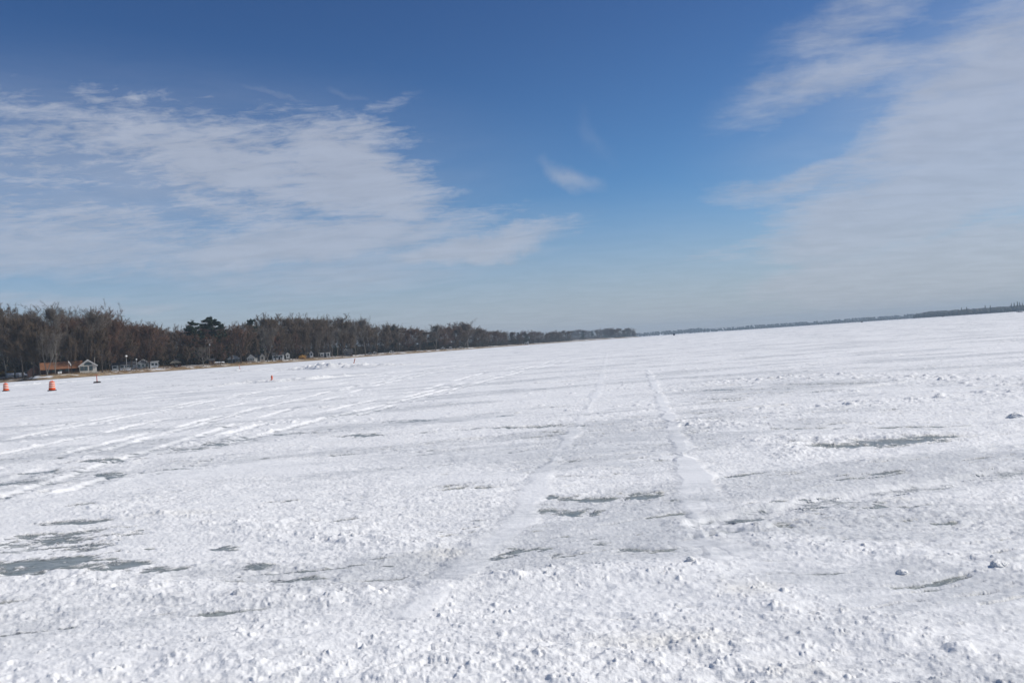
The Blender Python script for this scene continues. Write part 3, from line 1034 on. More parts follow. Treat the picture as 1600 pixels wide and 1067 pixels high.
def build_woods():
    # back rows, closing the treeline up to the skyline
    rs = random.Random(5)
    # three rows where the trees stand large, two farther off
    for row, (off, step0) in enumerate(((78, 19), (50, 24), (30, 30))):
        x = -110 + row * 9
        while x < 992:
            D0 = sD(x)
            st = step0 * (395 / D0) ** .55 * rs.uniform(.8, 1.2)
            if x > 620 and row == 2: st *= 1.6
            D = D0 + off + rs.uniform(-8, 10)
            X, Y = at(x, D)
            H = sky_h(x, D) - land_z(X, Y)[0]
            H *= (.93, .84, .70)[row] * rs.uniform(.90, 1.04) if not (225 < x < 290) else (1.0, .88, .7)[row] * rs.uniform(.95, 1.0)
            if 150 < x < 350 or 360 < x < 384: kind = rs.choice(('red', 'red', 'brown'))
            elif 60 < x < 125 and row == 0: kind = 'grey'
            elif 380 < x < 640: kind = rs.choice(('brown', 'brown', 'brown', 'grey', 'pine' if row == 0 else 'brown'))
            elif x > 640: kind = rs.choice(('brown', 'brown', 'grey', 'red', 'pine' if row == 0 else 'brown'))
            else: kind = rs.choice(('brown', 'brown', 'grey', 'red' if row else 'brown'))
            if kind == 'red' and row == 0 and x < 150: kind = 'brown'
            key = kind + str(rs.randrange({'brown': 4, 'grey': 3, 'red': 3, 'pine': 3}[kind]))
            H = max(H, 7)
            look = {'brown': 'bare brown tree', 'grey': 'pale bare tree', 'red': 'reddish bare tree', 'pine': 'dark green pine'}[kind]
            place = ('against the sky', 'in the mid woods', 'at the front')[row]
            label = '%s %s %s' % (look, place, section(x))
            tree(key, X, Y, H, label, group={'brown': 'bare brown trees', 'grey': 'pale bare trees', 'red': 'reddish bare trees', 'pine': 'pines'}[kind] + ' of the shore woods',
                 name='pine_tree' if kind == 'pine' else 'bare_tree', wide=rs.uniform(.85, 1.15) * (1.0 if D0 < 700 else 1.25), )
            x += st


build_woods()


def T(key, x, off, ytop, label, name='bare_tree', wide=1.0, rz=None, lean=0.0, group=None):
    """a tree that can be told apart: photo column of its trunk, metres behind the waterline, photo row of its top"""
    D = sD(x) + off
    X, Y = at(x, D)
    z = land_z(X, Y)[0]
    H = CAM_H + (hor(x) - ytop) / FPX * D - z
    return tree(key, X, Y, H, label, group, name, wide=wide, rz=rz, lean=lean)


T('grey1', 85, 40, 491, 'tall bare tree with a pale open crown against the sky above the left end of the brown roof', wide=.9)
T('grey0', 10, 22, 520, 'pale bare tree nearest the left edge of the photo', wide=.8)
T('brown1', 36, 12, 505, 'broad bare tree standing in front of the white boats', wide=.9)
T('fork', 74, 9, 525, 'slanting pale tree with two thin trunks left of the brown roof', wide=.8, rz=.2)
T('fork1', 87, 10, 528, 'slim pale forked tree crossing in front of the brown roof', wide=.55, rz=1.2)
T('grey2', 148, 14, 494, 'tall pale-trunked tree right beside the white gable', wide=.75, rz=2.0)
T('brown2', 137, 12, 520, 'dark bare tree standing right in front of the white gable', wide=.5)
T('red1', 187, 16, 512, 'reddish bare tree in front of the long white cottage', wide=.8)
T('red2', 234, 13, 517, 'reddish bare tree between the white gable and its flat-roofed wing', wide=.9)
T('pine0', 305, 42, 500, 'tall dark pine with flat open branches, left one of the two pines on the skyline', name='pine_tree', wide=1.25)
T('pine1', 334, 38, 494, 'tallest dark pine on the skyline, above the utility pole', name='pine_tree', wide=1.5)
T('pine2', 348, 52, 505, 'dark pine just right of the tallest pine', name='pine_tree', wide=1.0)
T('young', 318, 8, 545, 'small pale bare tree with spreading low branches left of the utility pole', wide=1.0)
T('red0', 377, 10, 520, 'reddish bare tree in front of the blue-grey house', wide=.9)
T('pine2', 396, 50, 498, 'dark pine on the skyline above the small white gabled cottage', name='pine_tree')
T('fork', 418, 8, 515, 'pale forked tree between the grey gabled cottage and the rust-leaved tree', wide=.8, rz=.1)
T('rusty', 431, 18, 530, 'small tree still holding rust-orange leaves', name='rust_leaved_tree', wide=1.1)
T('fork1', 498, 9, 520, 'pale bare tree between the tall white gable and the flat-eaved cottage', wide=.6)
T('fork', 519, 8, 520, 'pale forked tree just right of the flat-eaved white cottage', wide=.6)
T('cone0', 525, 14, 540, 'small dark cedar right of the flat-eaved white cottage', name='cedar_tree')
T('grey2', 556, 8, 512, 'slim pale tree by the water behind the leaning red post', wide=.5)
T('grey0', 571, 9, 503, 'tall pale bare tree near the middle of the left shore', wide=.6)
T('pine1', 617, 55, 507, 'dark pine rising above the bare trees in the middle of the shore', name='pine_tree', wide=.8)
T('red2', 638, 15, 525, 'wine-red bare tree low in the middle of the shore', wide=.8)
T('grey1', 681, 12, 512, 'pale round-topped bare tree where the shore bends', wide=1.0)
T('pine0', 680, 60, 509, 'dark pine on the skyline behind the pale round-topped tree', name='pine_tree', wide=.8)
T('grey2', 731, 25, 508, 'big dome-shaped pale tree highest above the distant treeline', wide=1.7)
T('brown3', 748, 20, 516, 'brown bare tree just right of the big dome-shaped tree', wide=1.3)
T('pine2', 822, 20, 520, 'dark conifer on the hazy stretch of shore', name='pine_tree', wide=1.1)
T('brown0', 984, 15, 514, 'round-crowned bare tree at the very tip of the point', wide=1.7)
T('pine1', 948, 25, 513, 'dark pine rising above the woods on the far point', name='pine_tree', wide=1.5)


def front_trunks():
    rs = random.Random(21)
    for x, k, yt, w in ((24, 'brown0', 508, .6), (52, 'brown3', 505, .6), (63, 'brown1', 512, .5), (112, 'brown2', 520, .4), (160, 'brown0', 508, .6), (172, 'red0', 515, .6),
                        (206, 'brown1', 522, .5), (229, 'red1', 525, .45), (256, 'brown3', 530, .6), (292, 'brown2', 532, .6), (345, 'red2', 530, .6), (362, 'brown0', 528, .4),
                        (384, 'brown1', 520, .35), (402, 'brown3', 518, .35), (426, 'brown2', 516, .4), (440, 'brown0', 514, .4), (447, 'brown1', 512, .35), (457, 'brown3', 512, .4),
                        (465, 'red1', 515, .4), (480, 'brown0', 512, .45), (494, 'brown1', 516, .35), (513, 'brown2', 515, .35), (535, 'brown3', 512, .5), (548, 'brown1', 512, .45),
                        (588, 'brown0', 515, .5), (605, 'brown2', 515, .5), (696, 'brown1', 518, .6), (712, 'brown3', 518, .6)):
        T(k, x, rs.uniform(7, 14), yt + 13, 'slender dark tree by the water %s' % section(x).replace('above', 'in front of'), wide=w * 1.3, group='slender dark trees by the water')


front_trunks()


def build_brush():
    """undergrowth between the trunks: nobody could count it"""
    nr = np.random.default_rng(3)
    Vs = []; Fs = []; n0 = 0
    xs = np.arange(-140, 990, 3.0)
    C = []; S = []
    for x in xs:
        for k in range(3):
            D = sD(x) + nr.uniform(*((34, 60), (60, 90), (85, 120))[k])
            X, Y = at(x + nr.uniform(-2, 2), D)
            z, _ = land_z(X, Y)
            top = sky_h(x, D) - z
            h = top * (nr.uniform(.12, .26), nr.uniform(.3, .62), nr.uniform(.5, .66 if x < 140 else .88))[k]
            C.append((X, Y, z + h * .45)); S.append((2.6 * D / 450, 3.0, h * .60))
    V, F = leaf_cloud(np.array(C), np.array(S), 240000, .42, nr, 1.6)
    o = link('underbrush', tri_mesh('underbrush', V, F, M['brush']))
    tag(o, 'dark leafless underbrush filling the woods behind the cottages', 'underbrush', kind='stuff')
    # shoreline reeds and tufts
    C = []; S = []
    for x in np.arange(-140, 990, 1.6):
        D = sD(x) + nr.uniform(1.5, 12)
        X, Y = at(x, D); z, _ = land_z(X, Y)
        C.append((X, Y, z + .12)); S.append((1.6, 1.6, .32))
    for x in np.arange(-140, 760, 1.3):
        if fbm(np.array([x * .06]), np.array([3.3]), 3, 501)[0] < -.02: continue
        D = sD(x) + nr.uniform(9, 17)
        X, Y = at(x, D); z, _ = land_z(X, Y)
        C.append((X, Y, z + .45)); S.append((1.0, .9, nr.uniform(.5, 1.0)))
    V, F = leaf_cloud(np.array(C), np.array(S), 42000, .14, nr, 1.8)
    o = link('dry_grass', tri_mesh('dry_grass', V, F, mat('dry_grass', (.26, .17, .08), .9, color2=(.14, .09, .05), nscale=.15)))
    tag(o, 'dry brown grass tufts on the shore bank', 'grass', kind='stuff')


build_brush()


# ------------------------------------------------------------------ houses
def spot(x, off):
    D = sD(x) + off
    X, Y = at(x, D)
    z, _ = land_z(X, Y)
    return X, Y, z, D


def window(parent, x, z, w, h, y, frame='white', glass='glass', mull=0):
    """window on a wall facing -y: frame ring with a pane in it"""
    f = MB(); t = .10
    f.box(x - w / 2, x + w / 2, y - .09, y - .003, z, z + t); f.box(x - w / 2, x + w / 2, y - .09, y - .003, z + h - t, z + h)
    f.box(x - w / 2, x - w / 2 + t, y - .088, y - .004, z + t, z + h - t); f.box(x + w / 2 - t, x + w / 2, y - .088, y - .004, z + t, z + h - t)
    for k in range(mull):
        xx = x - w / 2 + w * (k + 1) / (mull + 1)
        f.box(xx - .05, xx + .05, y - .086, y - .004, z + t, z + h - t)
    fo = f.build('window', M[frame], parent)
    g = MB(); g.box(x - w / 2 + t, x + w / 2 - t, y - .05, y - .006, z + t, z + h - t)
    g.build('pane', M[glass], fo)


def gable_y(parent, x0, x1, y0, y1, wh, rh, wall, roof, over=.45, trim=None, base=-.6):
    """gable end faces the lake (ridge runs back)"""
    xm = (x0 + x1) / 2
    w = MB(); w.prism([(x0, base), (x1, base), (x1, wh), (xm, wh + rh), (x0, wh)], y0, y1, 'y'); w.build('wall', M[wall], parent)
    sl = rh / ((x1 - x0) / 2); t = .22
    r = MB()
    r.prism([(x0 - over, wh - sl * over + .02), (xm, wh + rh + .02), (x1 + over, wh - sl * over + .02), (x1 + over, wh - sl * over + t), (xm, wh + rh + t), (x0 - over, wh - sl * over + t)], y0 - over, y1 + over, 'y')
    ro = r.build('roof', M[roof], parent)
    if trim:
        b = MB()
        b.prism([(x0 - over, wh - sl * over - .18), (xm, wh + rh - .18), (x1 + over, wh - sl * over - .18), (x1 + over, wh - sl * over + t + .02), (xm, wh + rh + t + .03), (x0 - over, wh - sl * over + t + .02)], y0 - over - .08, y0 - over - .003, 'y')
        b.build('fascia', M[trim], ro)


def gable_x(parent, x0, x1, y0, y1, wh, rh, wall, roof, over=.5, trim=None, base=-.6):
    """long side faces the lake (ridge runs along x)"""
    ym = (y0 + y1) / 2
    w = MB(); w.prism([(y0, base), (y1, base), (y1, wh), (ym, wh + rh), (y0, wh)], x0, x1, 'x'); w.build('wall', M[wall], parent)
    sl = rh / ((y1 - y0) / 2); t = .22
    r = MB()
    r.prism([(y0 - over, wh - sl * over + .02), (ym, wh + rh + .02), (y1 + over, wh - sl * over + .02), (y1 + over, wh - sl * over + t), (ym, wh + rh + t), (y0 - over, wh - sl * over + t)], x0 - over, x1 + over, 'x')
    ro = r.build('roof', M[roof], parent)
    if trim:
        b = MB(); b.box(x0 - over, x1 + over, y0 - over - .1, y0 - over - .003, wh - sl * over - .12, wh - sl * over + t)
        b.build('fascia', M[trim], ro)


def door(parent, x, w, h, y, m='dark'):
    d = MB(); d.box(x - w / 2, x + w / 2, y - .07, y - .003, 0.05, h); do = d.build('door', M[m], parent)
    k = MB(); k.box(x + w / 2 - .18, x + w / 2 - .1, y - .13, y - .072, 1.0, 1.08); k.build('handle', M['metal'], do)


def house(x, off, label, zoff=0.0, cat='house', name='house'):
    X, Y, z, D = spot(x, off)
    o = empty(name, (X, Y, z + zoff), math.atan2(-X, Y), label, cat)
    return o, D / FPX


# brown-roofed lodge
h, s = house(110, 20, 'long lodge with a rust-brown roof and a white gabled end with big windows', .25)
gable_x(h, -38 * s, 15 * s, 0, 8, 2.7, 2.7, 'brownwall', 'redroof', .9)
gable_y(h, 13 * s, 37 * s, -2.2, 7.5, 3.0, 2.6, 'offwhite', 'redroof', .5, 'white')
gable_y(h, -58 * s, -37 * s, 1.0, 7.0, 2.0, 2.6, 'brownwall', 'darkroof', .5)
for k in (16.5, 22, 29): window(h, k * s, .7, 1.45, 2.0, -2.2, 'dark', 'glass')
f = MB(); f.prism([(19 * s, 3.15), (31 * s, 3.15), (29.5 * s, 4.1), (25 * s, 4.7), (20.5 * s, 4.1)], -2.27, -2.203, 'y'); f.build('gable_window', M['glass'], h)
for k in (-30, -22, -13, -4): window(h, k * s, .9, 1.7, 1.3, 0, 'dark', 'glass')
door(h, 5 * s, 1.0, 2.1, 0)
f = MB()
for k in range(12): f.box(-28 * s + k * 1.1, -28 * s + k * 1.1 + .08, -2.6, -2.5, -.6, .55)
f.box(-28 * s, -28 * s + 12.2, -2.63, -2.47, .55, .66); f.box(-28 * s, -28 * s + 12.2, -2.6, -.05, -.45, -.30); f.build('deck_railing', M['brownwall'], h)
f = MB(); f.box(2, 3, 5.2, 6.2, 4.0, 6.2); f.box(1.9, 3.1, 5.1, 6.3, 6.2, 6.35); f.build('chimney', M['stone'], h)
X, Y, z, D = spot(108, 13)
fl = empty('flagpole', (X, Y, z), math.atan2(-X, Y), 'thin flagpole with a drooping white flag in front of the rust-brown roof', 'flagpole')
f = MB(); f.tube([(0, 0, -.3), (0, 0, 6.6)], [.05, .035], 8); f.tube([(0, 0, 6.6), (0, 0, 6.75)], [.12, .12], 8); f.build('pole', M['metal'], fl)
f = MB(); f.add([(.05, 0, 6.3), (.35, .1, 6.0), (.9, -.05, 5.0), (1.25, .1, 4.1), (1.0, .05, 3.7), (.75, .0, 4.1), (.4, .1, 4.9), (.05, 0, 5.5),
                 (.05, .04, 6.3), (.35, .14, 6.0), (.9, -.01, 5.0), (1.25, .14, 4.1), (1.0, .09, 3.7), (.75, .04, 4.1), (.4, .14, 4.9), (.05, .04, 5.5)],
                [(0, 1, 6, 7), (1, 2, 6), (2, 5, 6), (2, 3, 5), (3, 4, 5), (15, 14, 9, 8), (14, 10, 9), (14, 13, 10), (13, 11, 10), (13, 12, 11)] + [(i, i + 8, (i + 1) % 8 + 8, (i + 1) % 8) for i in range(8)])
f.build('flag', M['cloth'], fl)


def lawn_chair(x, off, label, first=[None]):
    X, Y, z, D = spot(x, off)
    if first[0] is None:
        o = empty('lawn_chair', (X, Y, z), math.atan2(-X, Y), label, 'chair', 'white lawn chairs on the lodge lawn')
        f = MB(); f.box(-.3, .3, -.3, .3, .38, .44); f.build('seat', M['white'], o)
        f = MB(); f.add([(-.3, .25, .4), (.3, .25, .4), (.3, .33, .4), (-.3, .33, .4), (-.3, .5, 1.15), (.3, .5, 1.15), (.3, .56, 1.15), (-.3, .56, 1.15)],
                        [(0, 3, 2, 1), (4, 5, 6, 7), (0, 1, 5, 4), (1, 2, 6, 5), (2, 3, 7, 6), (3, 0, 4, 7)]); f.build('backrest', M['white'], o)
        for sx in (-.27, .27):
            for sy in (-.27, .27):
                f = MB(); f.box(sx - .03, sx + .03, sy - .03, sy + .03, 0, .38); f.build('leg', M['white'], o)
        first[0] = o
    else:
        o = copy_tree(first[0]); o.location = (X, Y, z); tag(o, label)
    o.scale = (1.25, 1.25, 1.25)
    return o


lawn_chair(92, 15, 'left one of two white lawn chairs in front of the brown-roofed lodge')
lawn_chair(95.5, 15, 'right one of two white lawn chairs in front of the brown-roofed lodge')

# long white cottage
h, s = house(212, 22, 'long white cottage with a grey gable porch in its middle', .2)
gable_x(h, -33 * s, 1 * s, .8, 7, 2.5, 1.3, 'white', 'darkroof', .4)
gable_y(h, 2 * s, 20.5 * s, -1.2, 7, 2.5, 2.1, 'grey', 'darkroof', .35, 'white')
gable_x(h, 21 * s, 33 * s, .5, 6, 3.1, .35, 'white', 'darkroof', .5, 'white')
for k in (-29, -19, -12, -6): window(h, k * s, .9, 1.6, 1.1, .8, 'dark', 'glass')
for k in (5.5, 11, 16.5): window(h, k * s, .5, 1.35, 1.75, -1.2, 'white', 'glass')
for k in (25, 30): window(h, k * s, 1.1, 1.1, 1.1, .5, 'dark', 'glass')
f = MB(); f.box(6.5 * s, 14 * s, -2.6, -1.25, -.5, .12); f.build('porch_step', M['grey'], h)


def lamp_post(x, off, ytop, label, first=[None]):
    X, Y, z, D = spot(x, off)
    H = CAM_H + (hor(x) - ytop) / FPX * D - z
    if first[0] is None:
        o = empty('lamp_post', (X, Y, z), 0, label, 'lamp post', 'white-topped posts in front of the long cottage')
        f = MB(); f.tube([(0, 0, -.3), (0, 0, .88)], [.016, .012], 8); f.build('post', M['metal'], o)
        f = MB(); f.lathe([(.02, .88), (.055, .90), (.075, .94), (.07, .98), (.03, 1.0)], 12); f.build('globe', M['lampglass'], o, smooth=True)
        first[0] = o
    else:
        o = copy_tree(first[0]); o.location = (X, Y, z); tag(o, label)
    o.scale = (H, H, H)
    return o


lamp_post(198.5, 10, 555, 'tall post with a white globe lamp left of the grey gable porch')
lamp_post(214, 11, 560.5, 'shorter post with a white globe lamp at the left corner of the grey gable porch')
lamp_post(249, 12, 570, 'low white-topped post on the snowy lawn right of the long cottage')

# gazebo
h, s = house(275, 16, 'small open gazebo with a tan pyramid roof', .1, 'gazebo', 'gazebo')
w = 8 * s
f = MB(); f.add([(-w * 1.1, -w * 1.1, 2.0), (w * 1.1, -w * 1.1, 2.0), (w * 1.1, w * 1.1, 2.0), (-w * 1.1, w * 1.1, 2.0), (0, 0, 4.3), (-w * 1.1, -w * 1.1, 1.85), (w * 1.1, -w * 1.1, 1.85), (w * 1.1, w * 1.1, 1.85), (-w * 1.1, w * 1.1, 1.85)],
                [(0, 1, 4), (1, 2, 4), (2, 3, 4), (3, 0, 4), (8, 7, 6, 5), (0, 5, 6, 1), (1, 6, 7, 2), (2, 7, 8, 3), (3, 8, 5, 0)])
f.build('roof', M['tanroof'], h)
for a in (-1, 1):
    for b_ in (-1, 1):
        f = MB(); f.box(a * w * .9 - .12, a * w * .9 + .12, b_ * w * .9 - .12, b_ * w * .9 + .12, -.5, 1.85); f.build('post', M['brownwall'], h)
f = MB(); f.box(-w * .85, w * .85, w * .8, w * .86, -.5, 1.0); f.box(-w * .85, -w * .79, -w * .78, w * .78, -.5, .9); f.build('railing', M['brownwall'], h)
f = MB(); f.box(-.2, .9, -.4, .4, .0, .75); f.box(-.3, 1.0, -.5, .5, .75, .83); f.build('table', M['offwhite'], h)

# utility pole and shed
X, Y, z, D = spot(328.5, 14)
o = empty('utility_pole', (X, Y, z), math.atan2(-X, Y) + .2, 'tall wooden utility pole with crossarms in front of the pines', 'utility pole')
Hh = CAM_H + (hor(328.5) - 531) / FPX * D - z
f = MB(); f.tube([(0, 0, -.5), (0, 0, Hh)], [.2, .13], 8); f.build('pole', M['pole'], o)
for zz in (Hh - .35, Hh - 1.6):
    f = MB(); f.box(-1.9, 1.9, -.28, -.14, zz, zz + .16); a_ = f.build('crossarm', M['pole'], o)
    for xx in (-1.7, -.8, .8, 1.7):
        f = MB(); f.tube([(xx, -.21, zz + .16), (xx, -.21, zz + .42)], [.07, .05], 6); f.build('insulator', M['metal'], a_)
f = MB(); f.tube([(.35, -.1, Hh - 3.2), (.35, -.1, Hh - 2.2)], [.28, .28], 10); f.build('transformer', M['metal'], o)
h, s = house(331.5, 20, 'small tan wooden shed behind the utility pole', .0, 'shed', 'shed')
gable_x(h, -4.5 * s, 4.5 * s, 0, 3, 2.3, .9, 'tanwall', 'darkroof', .3); door(h, .3, 1.1, 1.95, 0, 'brownwall')
# parked pickup-like pale vehicle beside it is too hidden to read: a covered boat on its trailer


def covered_boat(x, off, L, label, m='boatcover', first={}):
    X, Y, z, D = spot(x, off)
    if m not in first:
        o = empty('covered_boat', (X, Y, z), math.atan2(-X, Y), label, 'boat', 'boats stored on the shore for the winter')
        n = 12; V = []; F = []; kk = 8
        for i in range(n + 1):
            t = i / n; xx = -.5 + t
            wd = .17 * (1 - max(0, (t - .55) / .45) ** 2.2) + .002
            for k in range(kk):
                a = math.pi * k / (kk - 1)
                zt = .16 + .13 * math.sin(a) * (1 - .35 * t)
                V.append((xx, wd * math.cos(a), zt))
        for i in range(n):
            for k in range(kk - 1):
                F.append((i * kk + k, (i + 1) * kk + k, (i + 1) * kk + k + 1, i * kk + k + 1))
        F.append(tuple(range(kk)))
        F.append(tuple(n * kk + k for k in range(kk))[::-1])
        f = MB(); f.add(V, F); f.build('tarp_cover', M[m], o, smooth=False)
        V = []; F = []
        for i in range(n + 1):
            t = i / n; xx = -.5 + t
            wd = .16 * (1 - max(0, (t - .55) / .45) ** 2.2) + .002; zl = .07 + .06 * max(0, t - .6)
            V += [(xx, wd, .16), (xx, wd * .6, zl), (xx, -wd * .6, zl), (xx, -wd, .16)]
        for i in range(n):
            for k in range(3): F.append((i * 4 + k, i * 4 + k + 1, (i + 1) * 4 + k + 1, (i + 1) * 4 + k))
        F.append((0, 3, 2, 1))
        f = MB(); f.add(V, F); f.build('hull', M['white'], o)
        for sy in (-.15, .15):
            f = MB()
            V = [(-.12 + .05 * math.cos(2 * math.pi * k / 12), sy + d_, .05 + .05 * math.sin(2 * math.pi * k / 12)) for d_ in (-.015, .015) for k in range(12)]
            f.add(V, [tuple(range(12))[::-1], tuple(range(12, 24))] + [(k, (k + 1) % 12, (k + 1) % 12 + 12, k + 12) for k in range(12)])
            f.build('wheel', M['rubber'], o)
        f = MB(); f.box(-.45, .66, -.012, .012, .045, .068); f.box(-.14, -.10, -.135, .135, .045, .069); f.build('trailer_frame', M['metal'], o)
        first[m] = o
    else:
        o = copy_tree(first[m]); o.location = (X, Y, z); o.rotation_euler = (0, 0, math.atan2(-X, Y)); tag(o, label)
    o.scale = (L, L, L)
    return o


covered_boat(343, 18, 5.5, 'pale covered boat on a trailer between the tan shed and the blue-grey house')
covered_boat(26, 20, 7.5, 'grey covered boat stored at the left end of the shore, nearer the photo edge')
covered_boat(43, 22, 6.8, 'grey covered boat stored just left of the lodge wing')
X, Y, z, D = spot(32, 24)
wl = empty('dock_stack', (X, Y, z), math.atan2(-X, Y), 'stack of white dock sections behind the stored boats at the left', 'dock sections')
for k in range(4):
    f = MB(); f.box(-6, 7, -.5 + .03 * k, .5 + .03 * k, .25 + .55 * k, .42 + .55 * k); sct = f.build('dock_section', M['white'], wl)
    f = MB()
    for xx in (-5.6, -2, 2, 6.4): f.box(xx, xx + .12, -.4, -.28, .42 + .55 * k, .797 + .55 * k)
    f.build('spacer', M['metal'], sct)
X, Y, z, D = spot(10, 25)
hd = empty('garden_hedge', (X, Y, z), 0, 'yellowish clipped hedge with a dark brown base at the left photo edge', 'hedge')
V, F = leaf_cloud(np.array([(-3 + k * .8, 0, 2.3) for k in range(10)]), np.array([(.7, .7, .8)] * 10), 3500, .16, np.random.default_rng(4))
link('foliage', tri_mesh('foliage', V, F, M['gold']), hd)
V, F = leaf_cloud(np.array([(-3 + k * .8, 0, .9) for k in range(10)]), np.array([(.7, .7, .9)] * 10), 3500, .16, np.random.default_rng(5))
link('stems', tri_mesh('stems', V, F, M['brownwall']), hd)

# blue-grey house
h, s = house(365, 20, 'blue-grey house with a hipped grey roof left of the reddish tree', .0)
f = MB(); f.box(-8 * s, 9 * s, 0, 6, -.5, 2.5); f.build('wall', M['bluegrey'], h)
a, b_ = -9.2 * s, 10.2 * s
f = MB(); f.add([(a, -.6, 2.4), (b_, -.6, 2.4), (b_, 6.6, 2.4), (a, 6.6, 2.4), (-1.2, 3, 4.6), (1.5, 3, 4.6), (a, -.6, 2.52), (b_, -.6, 2.52), (b_, 6.6, 2.52), (a, 6.6, 2.52)],
                [(6, 7, 5, 4), (7, 8, 5), (8, 9, 4, 5), (9, 6, 4), (0, 3, 2, 1), (0, 1, 7, 6), (1, 2, 8, 7), (2, 3, 9, 8), (3, 0, 6, 9)])
f.build('roof', M['grey'], h)
for k in (-5, 5.5): window(h, k * s, .8, 1.6, 1.2, 0, 'dark')
door(h, .3, .95, 2.0, 0, 'dark')
# small white gabled cottage
h, s = house(394, 18, 'small white gabled cottage with three tall windows', .15)
gable_y(h, -7 * s, 4.2 * s, 0, 7, 2.3, 2.0, 'white', 'darkroof', .35, 'white')
gable_x(h, 4.3 * s, 8.5 * s, 1.5, 6, 2.2, .9, 'offwhite', 'darkroof', .3)
for k in (-4.6, -1.4, 1.8): window(h, k * s, .5, .95, 1.6, 0, 'white')
# grey gabled cottage
h, s = house(410, 19, 'pale grey tall gabled cottage left of the pale forked tree', .1)
gable_y(h, -3.5 * s, 4 * s, 0, 7, 2.9, 1.7, 'offwhite', 'darkroof', .3, 'grey')
gable_x(h, -10.5 * s, -3.6 * s, 2, 6.5, 2.3, 1.7, 'grey', 'darkroof', .3)
window(h, .3 * s, 1.2, 1.1, 1.4, 0, 'dark')
# white house behind trees
h, s = house(436, 24, 'white house seen in pieces between trunks behind the rust-leaved tree', .2)
gable_x(h, -10 * s, 8 * s, 0, 7, 3.2, 1.5, 'white', 'darkroof', .4)
for k in (-6.5, -2.5, 4): window(h, k * s, 1.2, 1.3, 1.3, 0, 'dark')
door(h, .3, 1.0, 2.1, 0)
h, s = house(450, 19, 'narrow white cottage on a stone base right of the rust-leaved tree', 1.0)
gable_y(h, -2.8 * s, 2.8 * s, 0, 5, 2.3, 1.1, 'white', 'darkroof', .4, 'white')
window(h, 0, .8, .9, 1.1, 0, 'dark')
f = MB(); f.box(-3.1 * s, 3.1 * s, -1.2, -.05, -1.7, -.1); f.build('stone_base', M['stone'], h)
# golden shrub
X, Y, z, D = spot(472.5, 14)
sh = empty('golden_shrub', (X, Y, z), 0, 'golden-orange leafless shrub on the bank between the white cottages', 'shrub')
nr = np.random.default_rng(8); n = 900
P0 = np.stack([nr.normal(0, 1.0, n), nr.normal(0, .8, n), nr.uniform(.0, 1.2, n)], 1)
d = np.stack([nr.normal(0, .5, n), nr.normal(0, .5, n), np.abs(nr.normal(1, .3, n))], 1)
V, F = spikes(P0, P0 + d * nr.uniform(.7, 1.7, (n, 1)), np.full(n, .045)); link('twigs', tri_mesh('twigs', V, F, M['gold']), sh)
f = MB()
for k in range(7): a = k * .9; f.tube([(0, 0, -.2), (math.cos(a) * .7, math.sin(a) * .6, 1.1)], [.06, .03], 4)
f.build('stems', M['bark'], sh)
# tall white gable
h, s = house(486.5, 18, 'tall narrow white gable with one dark window and a grey roof to its left', .3)
gable_y(h, -2.3 * s, 3.0 * s, 0, 7, 2.9, 1.7, 'white', 'darkroof', .3, 'white')
gable_x(h, -9 * s, -2.4 * s, 1.2, 6, 2.0, 1.6, 'grey', 'tanroof', .3)
window(h, .4 * s, 1.5, .95, 1.5, 0, 'dark')
f = MB(); f.box(-1.6 * s, 3.4 * s, -1.6, -.05, -.5, .15); f.build('porch', M['white'], h)
# flat-eaved cottage
h, s = house(508, 17, 'white cottage in two blocks under flat white eaves', .3)
for (a, b_) in ((-7, -1.5), (2.2, 8)):
    f = MB(); f.box(a * s, b_ * s, 0, 5, -.5, 3.0); f.build('wall', M['white'], h)
    f = MB(); f.box((a - 1.6) * s, (b_ + .9) * s, -1, 5.6, 3.003, 3.3); f.build('roof', M['white'], h)
f = MB(); f.box(-1.48 * s, 2.18 * s, 1.2, 5, -.5, 2.7); f.build('link_wall', M['bluegrey'], h)
window(h, -4.5 * s, 1.0, 1.2, 1.3, 0, 'dark'); window(h, 5.2 * s, .9, 1.2, 1.6, 0, 'dark')
door(h, .3 * s, .95, 2.1, 1.2)
# brown cabin with dormer
h, s = house(543, 20, 'dark cabin with a bright white dormer high under the trees', .2, 'cabin', 'cabin')
gable_x(h, -6 * s, 8 * s, 0, 7, 2.6, 2.6, 'brownwall', 'darkroof', .4)
gable_y(h, -4 * s, -.4 * s, 1.6, 4, 4.4, .9, 'white', 'darkroof', .25, 'white', base=3.8)
window(h, -2.2 * s, 4.1, .7, .7, 1.6, 'dark')
for k in (-3.5, 1.5, 5): window(h, k * s, .9, 1.3, 1.1, 0, 'white')
door(h, -.8 * s, .95, 2.0, 0)
f = MB(); f.box(-5.5 * s, 5 * s, -2.6, -.05, -.5, .1); f.build('deck', M['grey'], h)
